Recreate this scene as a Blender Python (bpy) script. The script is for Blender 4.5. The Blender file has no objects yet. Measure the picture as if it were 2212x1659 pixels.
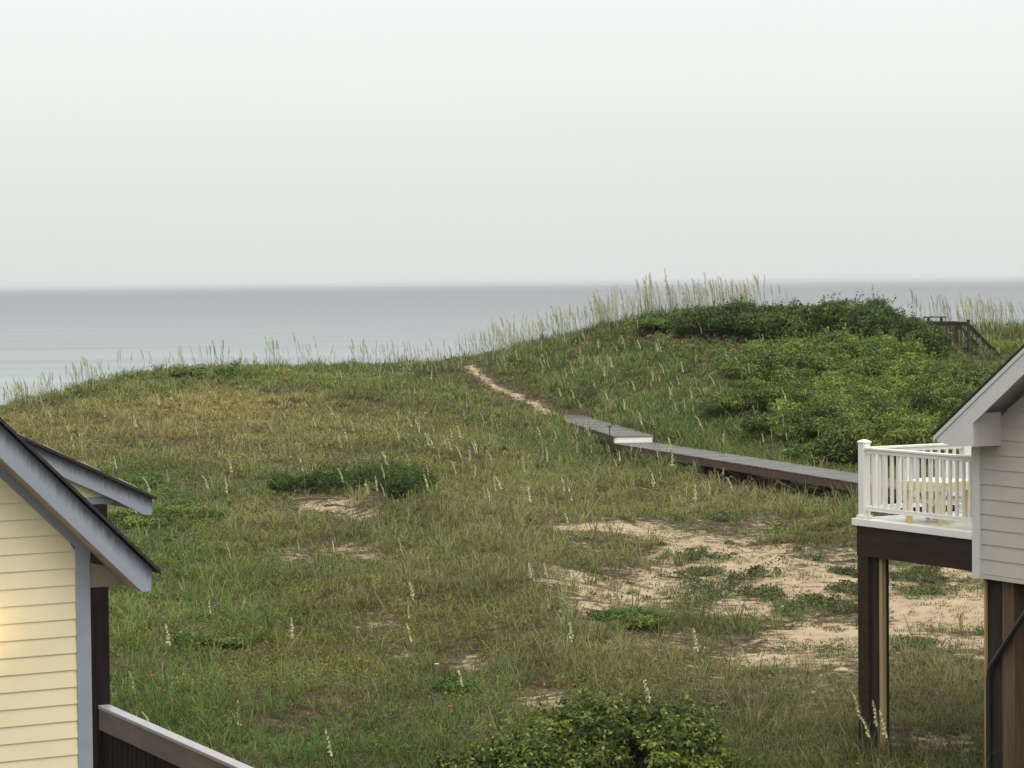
import bpy, bmesh, math, random
import numpy as np
from mathutils import Vector, Matrix

# ------------------------------------------------------------------ camera
SC = bpy.context.scene
COL = SC.collection
F_PX, CX, CY, HORIZON, CAM_H = 5700.0, 1106.0, 829.5, 611.5, 11.0     # a 2212 x 1659 picture
ROLL = 0.0095
PITCH = math.atan((CY - HORIZON) / F_PX)
_fw = np.array([0, math.cos(PITCH), -math.sin(PITCH)])
_u0 = np.array([0, math.sin(PITCH), math.cos(PITCH)])
_ri = math.cos(ROLL) * np.array([1.0, 0, 0]) - math.sin(ROLL) * _u0
_up = math.sin(ROLL) * np.array([1.0, 0, 0]) + math.cos(ROLL) * _u0
CAMP = np.array([0, 0, CAM_H])
cd = bpy.data.cameras.new('camera')
cam = bpy.data.objects.new('camera', cd)
COL.objects.link(cam)
cd.sensor_fit = 'HORIZONTAL'
cd.sensor_width = 36.0
cd.lens = 36.0 * F_PX / 2212.0
cd.clip_start = 0.1
cd.clip_end = 60000.0
m = Matrix.Identity(4)
for i in range(3):
    m[i][0], m[i][1], m[i][2], m[i][3] = _ri[i], _up[i], -_fw[i], CAMP[i]
cam.matrix_world = m
SC.camera = cam

# ------------------------------------------------------------------ world: overcast sky
SUN_EL, SUN_AZ = math.radians(62), math.radians(150)
wd = bpy.data.worlds.new('World')
SC.world = wd
wd.use_nodes = True
nt = wd.node_tree
for n in list(nt.nodes):
    nt.nodes.remove(n)
out = nt.nodes.new('ShaderNodeOutputWorld')
sky = nt.nodes.new('ShaderNodeTexSky')
sky.sky_type = 'NISHITA'
sky.sun_disc = False
sky.sun_elevation = SUN_EL
sky.sun_rotation = SUN_AZ
sky.dust_density = 6.0
bg1 = nt.nodes.new('ShaderNodeBackground')
bg1.inputs['Strength'].default_value = 0.05
nt.links.new(sky.outputs[0], bg1.inputs['Color'])
tc = nt.nodes.new('ShaderNodeTexCoord')
sx = nt.nodes.new('ShaderNodeSeparateXYZ')
nt.links.new(tc.outputs['Generated'], sx.inputs[0])
rp = nt.nodes.new('ShaderNodeValToRGB')
rp.color_ramp.interpolation = 'LINEAR'
SKY = [(0.0, (.74, .76, .74)), (.012, (.74, .76, .74)), (.045, (.775, .79, .765)), (.11, (.835, .85, .82)),
       (.3, (.95, .955, .92)), (1.0, (1.5, 1.5, 1.45))]
els = rp.color_ramp.elements
els[0].position, els[0].color = SKY[0][0], (*SKY[0][1], 1)
els[1].position, els[1].color = SKY[-1][0], (*SKY[-1][1], 1)
for p_, c_ in SKY[1:-1]:
    e = els.new(p_)
    e.color = (*c_, 1)
nt.links.new(sx.outputs['Z'], rp.inputs[0])
# broad soft unevenness of the cloud layer
nz = nt.nodes.new('ShaderNodeTexNoise')
nz.inputs['Scale'].default_value = 2.2
nz.inputs['Detail'].default_value = 3
nt.links.new(tc.outputs['Generated'], nz.inputs['Vector'])
mr = nt.nodes.new('ShaderNodeMapRange')
mr.inputs[1].default_value, mr.inputs[2].default_value = .3, .7
mr.inputs[3].default_value, mr.inputs[4].default_value = .985, 1.015
nt.links.new(nz.outputs[0], mr.inputs[0])
bg2 = nt.nodes.new('ShaderNodeBackground')
nt.links.new(rp.outputs[0], bg2.inputs['Color'])
nt.links.new(mr.outputs[0], bg2.inputs['Strength'])
ad = nt.nodes.new('ShaderNodeAddShader')
nt.links.new(bg1.outputs[0], ad.inputs[0])
nt.links.new(bg2.outputs[0], ad.inputs[1])
nt.links.new(ad.outputs[0], out.inputs['Surface'])

# ------------------------------------------------------------------ sun behind the cloud
sl = bpy.data.lights.new('sun', 'SUN')
sl.energy = 0.9
sl.angle = math.radians(35)
sl.color = (1.0, .96, .9)
so = bpy.data.objects.new('sun', sl)
COL.objects.link(so)
_sd = Vector((math.sin(SUN_AZ) * math.cos(SUN_EL), math.cos(SUN_AZ) * math.cos(SUN_EL), math.sin(SUN_EL)))
so.rotation_euler = _sd.to_track_quat('Z', 'Y').to_euler()
so.location = (0, 0, 60)

# ------------------------------------------------------------------ render / exposure
SC.render.engine = 'CYCLES'
SC.cycles.use_denoising = True
SC.cycles.max_bounces = 6
SC.cycles.diffuse_bounces = 3
SC.cycles.transmission_bounces = 3
SC.cycles.volume_bounces = 1
SC.cycles.volume_step_rate = 4
SC.view_settings.view_transform = 'Standard'
SC.view_settings.look = 'None'
SC.view_settings.exposure = 0.0
SC.view_settings.gamma = 1.0
SC.render.resolution_x, SC.render.resolution_y = 1024, 768

R = np.random.default_rng(11)
random.seed(11)


# ------------------------------------------------------------------ helpers: projection
def project(p):
    d = np.asarray(p, float) - CAMP
    z = d @ _fw
    return CX + F_PX * (d @ _ri) / z, CY - F_PX * (d @ _up) / z


def P(u, v, Y):
    d = _fw + _ri * (u - CX) / F_PX - _up * (v - CY) / F_PX
    return CAMP + d * (Y / d[1])


# ------------------------------------------------------------------ helpers: noise
_perm = R.random((256, 256))


def vnoise(x, y, s):
    x = np.asarray(x, float) / s + 57.3
    y = np.asarray(y, float) / s + 21.7
    xi, yi = np.floor(x).astype(int), np.floor(y).astype(int)
    fx, fy = x - xi, y - yi
    fx, fy = fx * fx * (3 - 2 * fx), fy * fy * (3 - 2 * fy)
    a, b = _perm[xi % 256, yi % 256], _perm[(xi + 1) % 256, yi % 256]
    c, d = _perm[xi % 256, (yi + 1) % 256], _perm[(xi + 1) % 256, (yi + 1) % 256]
    return (a * (1 - fx) + b * fx) * (1 - fy) + (c * (1 - fx) + d * fx) * fy


def fnoise(x, y, s):
    return (vnoise(x, y, s) + .5 * vnoise(x + 9, y - 4, s * .5) + .25 * vnoise(x - 3, y + 8, s * .25)) / 1.75


# ------------------------------------------------------------------ helpers: materials
MATS = {}


def mat(name, color, rough=.8, spec=.3, vary=0.0, vscale=4.0, streak=None, bump=0.0, bscale=40.0, coord='Object', rough_vary=0.0,
        color2=None, stain=None):
    if name in MATS:
        return MATS[name]
    M = bpy.data.materials.new(name)
    M.use_nodes = True
    t = M.node_tree
    b = t.nodes['Principled BSDF']
    b.inputs['Roughness'].default_value = rough
    b.inputs['Specular IOR Level'].default_value = spec
    tc = t.nodes.new('ShaderNodeTexCoord')
    mp = t.nodes.new('ShaderNodeMapping')
    if streak:
        mp.inputs['Scale'].default_value = streak
    t.links.new(tc.outputs[coord], mp.inputs['Vector'])
    n = t.nodes.new('ShaderNodeTexNoise')
    n.inputs['Scale'].default_value = vscale
    n.inputs['Detail'].default_value = 6
    n.inputs['Roughness'].default_value = .6
    t.links.new(mp.outputs[0], n.inputs['Vector'])
    mx = t.nodes.new('ShaderNodeMix')
    mx.data_type = 'RGBA'
    c = np.array(color)
    c2 = np.array(color2) if color2 is not None else c * (1 + vary)
    c1 = c if color2 is not None else c * (1 - vary)
    mx.inputs[6].default_value = (*c1, 1)
    mx.inputs[7].default_value = (*np.clip(c2, 0, 1), 1)
    r = t.nodes.new('ShaderNodeMapRange')
    r.inputs[1].default_value, r.inputs[2].default_value = .3, .7
    t.links.new(n.outputs[0], r.inputs[0])
    t.links.new(r.outputs[0], mx.inputs[0])
    t.links.new(mx.outputs[2], b.inputs['Base Color'])
    if rough_vary:
        r2 = t.nodes.new('ShaderNodeMapRange')
        r2.inputs[1].default_value, r2.inputs[2].default_value = .3, .7
        r2.inputs[3].default_value, r2.inputs[4].default_value = max(.05, rough - rough_vary), rough + rough_vary
        t.links.new(n.outputs[0], r2.inputs[0])
        t.links.new(r2.outputs[0], b.inputs['Roughness'])
    if bump:
        n2 = t.nodes.new('ShaderNodeTexNoise')
        n2.inputs['Scale'].default_value = bscale
        n2.inputs['Detail'].default_value = 4
        t.links.new(mp.outputs[0], n2.inputs['Vector'])
        bp = t.nodes.new('ShaderNodeBump')
        bp.inputs['Strength'].default_value = bump
        bp.inputs['Distance'].default_value = .01
        t.links.new(n2.outputs[0], bp.inputs['Height'])
        t.links.new(bp.outputs[0], b.inputs['Normal'])
    MATS[name] = M
    return M


def attr_mat(name, rough=.6, spec=.2, trans=.35):
    """leaf / blade material: the colour of each leaf is its own vertex attribute"""
    if name in MATS:
        return MATS[name]
    M = bpy.data.materials.new(name)
    M.use_nodes = True
    t = M.node_tree
    b = t.nodes['Principled BSDF']
    b.inputs['Roughness'].default_value = rough
    b.inputs['Specular IOR Level'].default_value = spec
    a = t.nodes.new('ShaderNodeAttribute')
    a.attribute_name = 'Col'
    t.links.new(a.outputs['Color'], b.inputs['Base Color'])
    if trans:
        tr = t.nodes.new('ShaderNodeBsdfTranslucent')
        t.links.new(a.outputs['Color'], tr.inputs['Color'])
        mx = t.nodes.new('ShaderNodeMixShader')
        mx.inputs[0].default_value = trans
        t.links.new(b.outputs[0], mx.inputs[1])
        t.links.new(tr.outputs[0], mx.inputs[2])
        t.links.new(mx.outputs[0], t.nodes['Material Output'].inputs['Surface'])
    MATS[name] = M
    return M


# ------------------------------------------------------------------ helpers: objects
def tag(o, label=None, cat=None, group=None, kind=None):
    if label:
        o['label'] = label
    if cat:
        o['category'] = cat
    if group:
        o['group'] = group
    if kind:
        o['kind'] = kind
    return o


def empty(name, loc, rz=0.0):
    o = bpy.data.objects.new(name, None)
    COL.objects.link(o)
    o.location = [float(c) for c in loc]
    o.rotation_euler = (0, 0, rz)
    o.empty_display_size = .2
    return o


def np_mesh(name, V, Q, colors=None, smooth=False):
    """mesh from a vertex array and a quad (or triangle) index array"""
    me = bpy.data.meshes.new(name)
    V = np.asarray(V, np.float32)
    Q = np.asarray(Q, np.int32)
    k = Q.shape[1]
    me.vertices.add(len(V))
    me.vertices.foreach_set('co', V.ravel())
    me.loops.add(Q.size)
    me.loops.foreach_set('vertex_index', Q.ravel())
    me.polygons.add(len(Q))
    me.polygons.foreach_set('loop_start', np.arange(0, Q.size, k, dtype=np.int32))
    me.update(calc_edges=True)
    if smooth:
        me.polygons.foreach_set('use_smooth', np.ones(len(Q), bool))
    if colors is not None:
        ca = me.color_attributes.new('Col', 'FLOAT_COLOR', 'POINT')
        c4 = np.ones((len(V), 4), np.float32)
        c4[:, :3] = colors
        ca.data.foreach_set('color', c4.ravel())
    return me


def link(name, me, material, parent=None, loc=(0, 0, 0)):
    o = bpy.data.objects.new(name, me)
    COL.objects.link(o)
    if material is not None:
        me.materials.append(material)
    if parent is not None:
        o.parent = parent
    o.location = [float(c) for c in loc]
    return o


class MB:
    """collects boxes, prisms and tubes, then links them as one mesh object"""

    def __init__(s):
        s.v, s.f = [], []

    def box(s, x0, x1, y0, y1, z0, z1):
        n = len(s.v)
        s.v += [(x0, y0, z0), (x1, y0, z0), (x1, y1, z0), (x0, y1, z0), (x0, y0, z1), (x1, y0, z1), (x1, y1, z1), (x0, y1, z1)]
        s.f += [tuple(n + i for i in q) for q in ((0, 3, 2, 1), (4, 5, 6, 7), (0, 1, 5, 4), (1, 2, 6, 5), (2, 3, 7, 6), (3, 0, 4, 7))]
        return s

    def prism(s, pts, d):
        """polygon pts (3-D) pushed along vector d"""
        n, k = len(s.v), len(pts)
        d = np.array(d, float)
        s.v += [tuple(p) for p in pts] + [tuple(np.array(p) + d) for p in pts]
        s.f += [tuple(n + i for i in range(k))[::-1], tuple(n + k + i for i in range(k))]
        s.f += [(n + i, n + (i + 1) % k, n + k + (i + 1) % k, n + k + i) for i in range(k)]
        return s

    def bar(s, a, b, w, h, up=(0, 0, 1)):
        """rectangular bar from a to b, w across, h along up"""
        a, b = np.array(a, float), np.array(b, float)
        d = (b - a) / np.linalg.norm(b - a)
        sd = np.cross(d, np.array(up, float))
        sd /= np.linalg.norm(sd)
        u2 = np.cross(sd, d)
        q = [a + sd * w / 2 * i + u2 * h / 2 * j for i, j in ((-1, -1), (1, -1), (1, 1), (-1, 1))]
        return s.prism(q, b - a)

    def tube(s, pts, rad, k=8):
        pts = [np.array(p, float) for p in pts]
        rad = rad if hasattr(rad, '__len__') else [rad] * len(pts)
        n0 = len(s.v)
        for i, p in enumerate(pts):
            d = pts[min(i + 1, len(pts) - 1)] - pts[max(i - 1, 0)]
            d /= np.linalg.norm(d)
            a = np.cross(d, (0, 0, 1.0) if abs(d[2]) < .9 else (1.0, 0, 0))
            a /= np.linalg.norm(a)
            b = np.cross(d, a)
            for j in range(k):
                t = 2 * math.pi * j / k
                s.v.append(tuple(p + rad[i] * (math.cos(t) * a + math.sin(t) * b)))
        for i in range(len(pts) - 1):
            for j in range(k):
                s.f.append((n0 + i * k + j, n0 + i * k + (j + 1) % k, n0 + (i + 1) * k + (j + 1) % k, n0 + (i + 1) * k + j))
        s.f.append(tuple(n0 + j for j in range(k))[::-1])
        s.f.append(tuple(n0 + (len(pts) - 1) * k + j for j in range(k)))
        return s

    def lathe(s, prof, c=(0, 0, 0), k=16):
        n0 = len(s.v)
        for r, z in prof:
            for j in range(k):
                t = 2 * math.pi * j / k
                s.v.append((c[0] + r * math.cos(t), c[1] + r * math.sin(t), c[2] + z))
        for i in range(len(prof) - 1):
            for j in range(k):
                s.f.append((n0 + i * k + j, n0 + i * k + (j + 1) % k, n0 + (i + 1) * k + (j + 1) % k, n0 + (i + 1) * k + j))
        s.f.append(tuple(n0 + j for j in range(k))[::-1])
        s.f.append(tuple(n0 + (len(prof) - 1) * k + j for j in range(k)))
        return s

    def build(s, name, material, parent=None, bevel=0.0, loc=(0, 0, 0), smooth=False):
        me = bpy.data.meshes.new(name)
        me.from_pydata([tuple(map(float, v)) for v in s.v], [], s.f)
        bm = bmesh.new()
        bm.from_mesh(me)
        bmesh.ops.recalc_face_normals(bm, faces=bm.faces)
        if bevel:
            bmesh.ops.bevel(bm, geom=bm.edges[:], offset=bevel, segments=1, affect='EDGES', clamp_overlap=True)
        bm.to_mesh(me)
        bm.free()
        if smooth:
            me.polygons.foreach_set('use_smooth', np.ones(len(me.polygons), bool))
        return link(name, me, material, parent, loc)


# ------------------------------------------------------------------ terrain
_tp = []


def cp(u, Y, D):
    p = P(u, HORIZON + D * F_PX / Y, Y)
    _tp.append((p[0], Y, CAM_H - D))


for u, Y, D in [
    (200, 34, 6.35), (700, 34, 6.3), (1200, 34, 6.3), (1862, 34, 6.05), (2200, 34, 6.0),
    (100, 50, 5.8), (400, 50, 5.75), (700, 50, 5.7), (1000, 48, 5.95), (1400, 46, 6.1), (1900, 46, 6.05), (2200, 43, 6.0),
    (1100, 58, 5.62), (1500, 56, 5.85), (1900, 54, 5.9),
    (100, 66, 5.15), (300, 66, 5.15), (520, 63, 5.35), (720, 62, 5.35), (900, 64, 5.25), (1100, 66, 5.4), (1500, 64, 5.65), (1850, 62, 5.45),
    (300, 76, 4.8), (600, 76, 4.85), (850, 78, 4.8), (1050, 80, 4.85), (1200, 80, 5.15), (1325, 79, 5.35), (1225, 89, 4.95), (1265, 85, 5.1), (1200, 93, 4.75), (1290, 83, 5.15), (1600, 70, 5.4), (1450, 75, 5.4),
    (100, 88, 4.5), (300, 88, 4.3), (600, 90, 4.15), (850, 91, 4.15), (1050, 94, 4.15), (1190, 91, 4.7), (1120, 98, 4.15),
    (0, 99, 4.95), (0, 104, 5.1), (-150, 98, 5.6), (-150, 105, 6.0), (60, 105, 4.7), (100, 101, 4.35), (0, 90, 4.85), (250, 104, 3.65), (450, 105, 3.4), (700, 105, 3.42), (900, 105, 3.4), (1010, 106, 3.2),
    (1150, 108, 2.6), (1230, 108, 2.2), (1320, 108, 1.85), (1420, 108, 1.4), (1500, 107, 1.2), (1600, 107, 1.25), (1700, 107, 1.45), (1900, 106, 1.6),
    (2050, 106, 2.2), (2212, 112, 2.3), (2350, 112, 2.3),
    (1300, 97, 3.3), (1345, 88, 4.45), (1500, 99, 2.65), (1500, 89, 3.8), (1480, 81, 4.7), (1700, 98, 2.7), (1700, 89, 3.8), (1700, 78, 4.75),
    (1900, 98, 2.8), (1900, 88, 4.0), (1900, 76, 4.75), (2100, 96, 3.2), (2100, 84, 4.2), (2100, 70, 4.9), (2250, 96, 3.6),
]:
    cp(u, Y, D)
for x in (-30, -10, 10, 30):
    _tp += [(x, 20, CAM_H - 6.6), (x, 8, CAM_H - 6.8), (x, -5, CAM_H - 6.9)]
for x in (-30, -15, 0):
    _tp += [(x, 120, CAM_H - 5.6), (x, 136, CAM_H - 9.0), (x, 160, CAM_H - 10.3), (x, 215, CAM_H - 11.3)]
for x in (12, 26):
    _tp += [(x, 121, CAM_H - 4.4), (x, 137, CAM_H - 8.8), (x, 160, CAM_H - 10.3), (x, 215, CAM_H - 11.3)]
_tp = np.array(_tp)
CUT = None
RIDGE = None
_S = 30.0


def _phi(r2):
    return np.where(r2 > 1e-12, .5 * r2 * np.log(r2 + 1e-12), 0.0)


def _rbf():
    X = _tp[:, :2] / _S
    n = len(X)
    r2 = ((X[:, None] - X[None]) ** 2).sum(-1)
    A = np.zeros((n + 3, n + 3))
    A[:n, :n] = _phi(r2) + np.eye(n) * 2e-3
    A[:n, n] = 1
    A[:n, n + 1:] = X
    A[n:, :n] = A[:n, n:].T
    return X, np.linalg.solve(A, np.r_[_tp[:, 2], 0, 0, 0])


_RX, _RW = _rbf()


def ground(x, y):
    x, y = np.broadcast_arrays(np.asarray(x, float), np.asarray(y, float))
    sh = x.shape
    x, y = x.ravel(), y.ravel()
    cxx, cyy = np.clip(x, -32, 32) / _S, np.clip(y, -5, 215) / _S
    z = np.empty(len(x))
    for i in range(0, len(x), 60000):
        a, b = cxx[i:i + 60000], cyy[i:i + 60000]
        r2 = (a[:, None] - _RX[None, :, 0]) ** 2 + (b[:, None] - _RX[None, :, 1]) ** 2
        z[i:i + 60000] = _phi(r2) @ _RW[:-3] + _RW[-3] + a * _RW[-2] + b * _RW[-1]
    z = z + ((fnoise(x, y, 3.2) - .5) * .34 + (vnoise(x, y, .9) - .5) * .09) * np.clip((150 - y) / 30, 0, 1)
    if RIDGE is not None:
        dr = np.full(x.shape, 1e9)
        for a, b in zip(RIDGE[:-1], RIDGE[1:]):
            dr = np.minimum(dr, _segd(x, y, a, b))
        z = z + .34 * np.exp(-(dr / 1.5) ** 2)
    # scooped out under the boardwalk
    if CUT is not None:
        for a, b, zt, w in CUT:
            z = np.minimum(z, zt + np.maximum(0, _segd(x, y, a, b) - w) * .8)
    return z.reshape(sh)


def hit_ground(u, v, h=0.0, y0=30.0, y1=125.0):
    """where the ray through (u, v) meets the surface h above the ground"""
    Y = np.arange(y0, y1, .1)
    d = _fw + _ri * (u - CX) / F_PX - _up * (v - CY) / F_PX
    q = CAMP[None] + d[None] * (Y / d[1])[:, None]
    g = ground(q[:, 0], q[:, 1]) + h
    k = np.nonzero(q[:, 2] <= g)[0]
    if len(k) == 0:
        i = int(np.argmin(q[:, 2] - g))
    else:
        i = k[0]
    return np.array([q[i, 0], q[i, 1], g[i] - h])


# regions of the dune, given as soft ellipses where they show: (u, v, ru, rv, strength)
SAND = [(1350, 1150, 190, 22, .8), (1290, 1240, 120, 26, .7), (1560, 1195, 170, 30, .95), (1600, 1245, 260, 34, 1.0), (1700, 1290, 330, 45, 1.05), (2000, 1270, 230, 60, 1.15),
        (2150, 1330, 160, 60, .9), (1850, 1350, 220, 50, .8), (1350, 1300, 130, 30, .9), (1250, 1185, 90, 24, .75), (1700, 1440, 150, 45, .6),
        (1450, 1385, 120, 30, .35), (2030, 1590, 110, 30, .45), (1780, 1500, 90, 30, .35), (1460, 1110, 60, 14, .5), (1640, 1130, 60, 18, .35),
        (700, 1085, 80, 15, .75), (765, 1108, 50, 14, .65), (600, 1090, 60, 14, .3), (760, 1190, 70, 14, .45), (640, 1200, 50, 15, .35), (825, 1350, 50, 18, .6),
        (1010, 1435, 55, 18, .45), (1180, 1515, 70, 16, .5), (1200, 1500, 30, 10, .4), (870, 1410, 60, 14, .3), (1560, 1470, 80, 25, .35),
        (1000, 1060, 30, 8, .3), (600, 1010, 50, 8, .3)]
GOLD = [(470, 888, 190, 32, 1.1), (150, 930, 200, 30, .35), (560, 870, 120, 22, .5), (330, 905, 160, 24, .6)]
RED = [(560, 865, 130, 20, .9), (250, 900, 200, 30, .8), (120, 915, 120, 25, .7), (1530, 1395, 45, 25, .9), (990, 955, 40, 18, .5), (330, 940, 120, 25, .5),
       (1490, 720, 130, 30, .35), (1750, 880, 60, 20, .3)]
BROWN = [(300, 950, 420, 55, 1.0), (1100, 1120, 260, 60, .8), (1500, 1080, 300, 40, .7), (850, 930, 300, 60, .5), (1300, 1180, 200, 50, .6), (700, 960, 260, 60, .6), (1100, 1300, 240, 120, .5), (1250, 1080, 320, 60, .5), (1900, 1500, 300, 110, .7), (1350, 1420, 200, 50, .7),
         (900, 1290, 200, 60, .7), (1600, 1100, 260, 30, .4), (640, 1120, 200, 60, .5)]
COVER = [(600, 1450, 420, 120, 1.0), (980, 1370, 240, 90, 1.0), (1050, 1540, 260, 70, .6), (340, 1180, 120, 110, .7), (330, 1030, 100, 60, .8), (1330, 1440, 110, 60, .9),
         (1500, 1545, 220, 50, .5), (400, 1330, 160, 90, .5), (1500, 700, 220, 40, .5), (1600, 760, 160, 60, .6)]
TALL = [(900, 860, 260, 60, .6), (1250, 800, 240, 90, .9), (1450, 900, 220, 70, 1.1), (1100, 900, 90, 80, .6), (1280, 1020, 200, 60, .7), (900, 1130, 220, 40, .7),
        (1120, 1230, 200, 80, .9), (1250, 1390, 170, 90, .8), (1600, 1330, 110, 40, .5), (1400, 1200, 120, 40, .5), (480, 1360, 160, 60, .5), (250, 830, 260, 40, .6),
        (1700, 1620, 400, 60, 1.0), (1950, 1420, 160, 50, .5), (1750, 1080, 260, 35, .7), (300, 1560, 220, 80, .6), (1740, 970, 160, 40, .8), (2130, 740, 160, 60, 1.2),
        (560, 1460, 120, 40, .5)]


def region(u, v, L, warp=None):
    w = 0.0 if warp is None else warp
    r = np.zeros_like(u)
    for (a, b, ru, rv, s) in L:
        q = ((u - a) / ru) ** 2 + ((v - b) / rv) ** 2
        r = np.maximum(r, s * np.exp(-q * .9))
    return np.clip(r * (1 + w), 0, 1.4)


def walk_dist(x, y):
    return np.minimum(_segd(x, y, WA, WB), _segd(x, y, WB, WC))


def _segd(x, y, a, b):
    ab = b - a
    t = np.clip(((x - a[0]) * ab[0] + (y - a[1]) * ab[1]) / (ab @ ab), 0, 1)
    return np.hypot(x - a[0] - t * ab[0], y - a[1] - t * ab[1])


# boardwalk line: WA at the near (right) end behind the deck, WB at the white step, WC where it runs into the sand
_w0, _w1 = P(1325, 958.5, 80.0)[:2], P(1850, 1042, 63.6)[:2]
_dirL = (_w0 - _w1) / np.linalg.norm(_w0 - _w1)
_nrL = np.array([_dirL[1], -_dirL[0]])
LOW_W = 1.3
LOW_Z = CAM_H - 4.89
WB = _w0 + _nrL * LOW_W / 2
WA = WB - _dirL * 44.0
_w2 = P(1196, 903, 91.5)[:2]
_dirU = (_w2 - _w0) / np.linalg.norm(_w2 - _w0)
_nrU = np.array([_dirU[1], -_dirU[0]])
UP_W = 1.22
UP_Z = CAM_H - 4.67
WBu = _w0 + _nrU * UP_W / 2
WC = WBu + _dirU * (np.linalg.norm(_w2 - _w0) + 4.2)


CUT = [(WA, WB, LOW_Z - .36, .85), (WBu, WC - _dirU * 3.8, UP_Z - .26, .68)]


# the trodden sand path, in ground coordinates
RIDGE = [P(uu, HORIZON + dd * F_PX / yy, yy)[:2] for uu, yy, dd in ((820, 64, 5.3), (930, 61, 5.4), (1070, 55, 5.6), (1180, 49, 5.8), (1290, 43, 6.0), (1380, 38, 6.1))]
PATH_UV = [(1205, 902, .5), (1165, 882, .5), (1120, 860, .5), (1085, 842, .45), (1055, 826, .45), (1030, 808, .4), (1015, 790, .35)]
PATH_G = np.array([hit_ground(u, v, 0.0) for u, v, w in PATH_UV])


def path_dist(x, y):
    d = np.full(np.shape(x), 1e9)
    for i in range(len(PATH_G) - 1):
        a, b = PATH_G[i, :2], PATH_G[i + 1, :2]
        ab = b - a
        t = np.clip(((x - a[0]) * ab[0] + (y - a[1]) * ab[1]) / (ab @ ab), 0, 1)
        d = np.minimum(d, np.hypot(x - a[0] - t * ab[0], y - a[1] - t * ab[1]))
    return d


def bare(x, y, u, v):
    warp = (fnoise(x, y, 2.2) - .5) * 2.4
    s = region(u, v, [(a, b_, ru * 1.12, rv * 1.45, q * 1.12) for a, b_, ru, rv, q in SAND], warp)
    s = np.minimum(s, .82 + .3 * (fnoise(x + 3, y, 1.7) - .5))
    s = np.maximum(s, .74 * np.clip(1.3 - path_dist(x, y) / .27, 0, 1) + .5 * (fnoise(x, y, .8) - .5) * (path_dist(x, y) < .6))
    return np.clip(s, 0, 1)


def build_ground():
    def axis(lo, hi, fine_lo, fine_hi, step, far):
        a = [fine_lo]
        s = step
        while a[-1] > lo:
            s *= far
            a.append(a[-1] - s)
        b = [fine_hi]
        s = step
        while b[-1] < hi:
            s *= far
            b.append(b[-1] + s)
        return np.r_[np.array(a[1:])[::-1], np.arange(fine_lo, fine_hi + 1e-6, step), np.array(b[1:])]
    xs = axis(-9000, 9000, -26, 28, .22, 1.22)
    ys = axis(-600, 230, 30, 122, .25, 1.15)
    X, Y = np.meshgrid(xs, ys)
    Z = ground(X, Y)
    V = np.stack([X, Y, Z], -1).reshape(-1, 3)
    nx, ny = len(xs), len(ys)
    i = np.arange(nx - 1)[None] + nx * np.arange(ny - 1)[:, None]
    i = i.ravel()
    Q = np.stack([i, i + 1, i + nx + 1, i + nx], -1)
    x, y = V[:, 0], V[:, 1]
    u, v = project(np.stack([x, np.maximum(y, 8), V[:, 2]], -1))
    b = bare(x, y, u, v)
    b = np.where(y > 122, 1.0, b)
    br = region(u, v, BROWN) * .5
    c = np.stack([b, br, np.zeros_like(b)], -1)
    me = np_mesh('ground', V, Q, c, smooth=True)
    M = bpy.data.materials.new('dune_sand')
    M.use_nodes = True
    t = M.node_tree
    bs = t.nodes['Principled BSDF']
    bs.inputs['Roughness'].default_value = .95
    bs.inputs['Specular IOR Level'].default_value = .1
    a = t.nodes.new('ShaderNodeAttribute')
    a.attribute_name = 'Col'
    sp = t.nodes.new('ShaderNodeSeparateColor')
    t.links.new(a.outputs['Color'], sp.inputs[0])
    g = t.nodes.new('ShaderNodeNewGeometry')

    def noise(scale, det=5, rough=.6):
        n = t.nodes.new('ShaderNodeTexNoise')
        n.inputs['Scale'].default_value = scale
        n.inputs['Detail'].default_value = det
        n.inputs['Roughness'].default_value = rough
        t.links.new(g.outputs['Position'], n.inputs['Vector'])
        return n.outputs[0]

    def ramp(src, stops):
        r = t.nodes.new('ShaderNodeValToRGB')
        e = r.color_ramp.elements
        e[0].position, e[0].color = stops[0][0], (*stops[0][1], 1)
        e[1].position, e[1].color = stops[-1][0], (*stops[-1][1], 1)
        for p_, c_ in stops[1:-1]:
            q = e.new(p_)
            q.color = (*c_, 1)
        t.links.new(src, r.inputs[0])
        return r.outputs[0]
    sand = ramp(noise(1.3), [(.3, (.33, .25, .16)), (.5, (.40, .31, .20)), (.7, (.47, .37, .245))])
    litter = ramp(noise(6.5, 8, .72), [(.3, (.022, .018, .012)), (.48, (.055, .042, .026)), (.6, (.10, .075, .045)), (.75, (.20, .155, .10))])
    # bareness + fine break-up decides how much sand shows
    m1 = t.nodes.new('ShaderNodeMath')
    m1.operation = 'MULTIPLY_ADD'
    t.links.new(noise(3.4, 9, .82), m1.inputs[0])
    m1.inputs[1].default_value = 3.4
    m1.inputs[2].default_value = -2.02
    m2 = t.nodes.new('ShaderNodeMath')
    m2.operation = 'ADD'
    t.links.new(m1.outputs[0], m2.inputs[0])
    t.links.new(sp.outputs[0], m2.inputs[1])
    m3 = t.nodes.new('ShaderNodeMapRange')
    m3.inputs[1].default_value, m3.inputs[2].default_value = .1, .42
    t.links.new(m2.outputs[0], m3.inputs[0])
    mx = t.nodes.new('ShaderNodeMix')
    mx.data_type = 'RGBA'
    t.links.new(m3.outputs[0], mx.inputs[0])
    t.links.new(litter, mx.inputs[6])
    t.links.new(sand, mx.inputs[7])
    t.links.new(mx.outputs[2], bs.inputs['Base Color'])
    bp = t.nodes.new('ShaderNodeBump')
    bp.inputs['Strength'].default_value = .6
    bp.inputs['Distance'].default_value = .06
    t.links.new(noise(7.0, 6, .7), bp.inputs['Height'])
    t.links.new(bp.outputs[0], bs.inputs['Normal'])
    o = link('ground', me, M)
    tag(o, 'rolling sand dune with bare pale patches under the grass', kind='structure')


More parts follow.
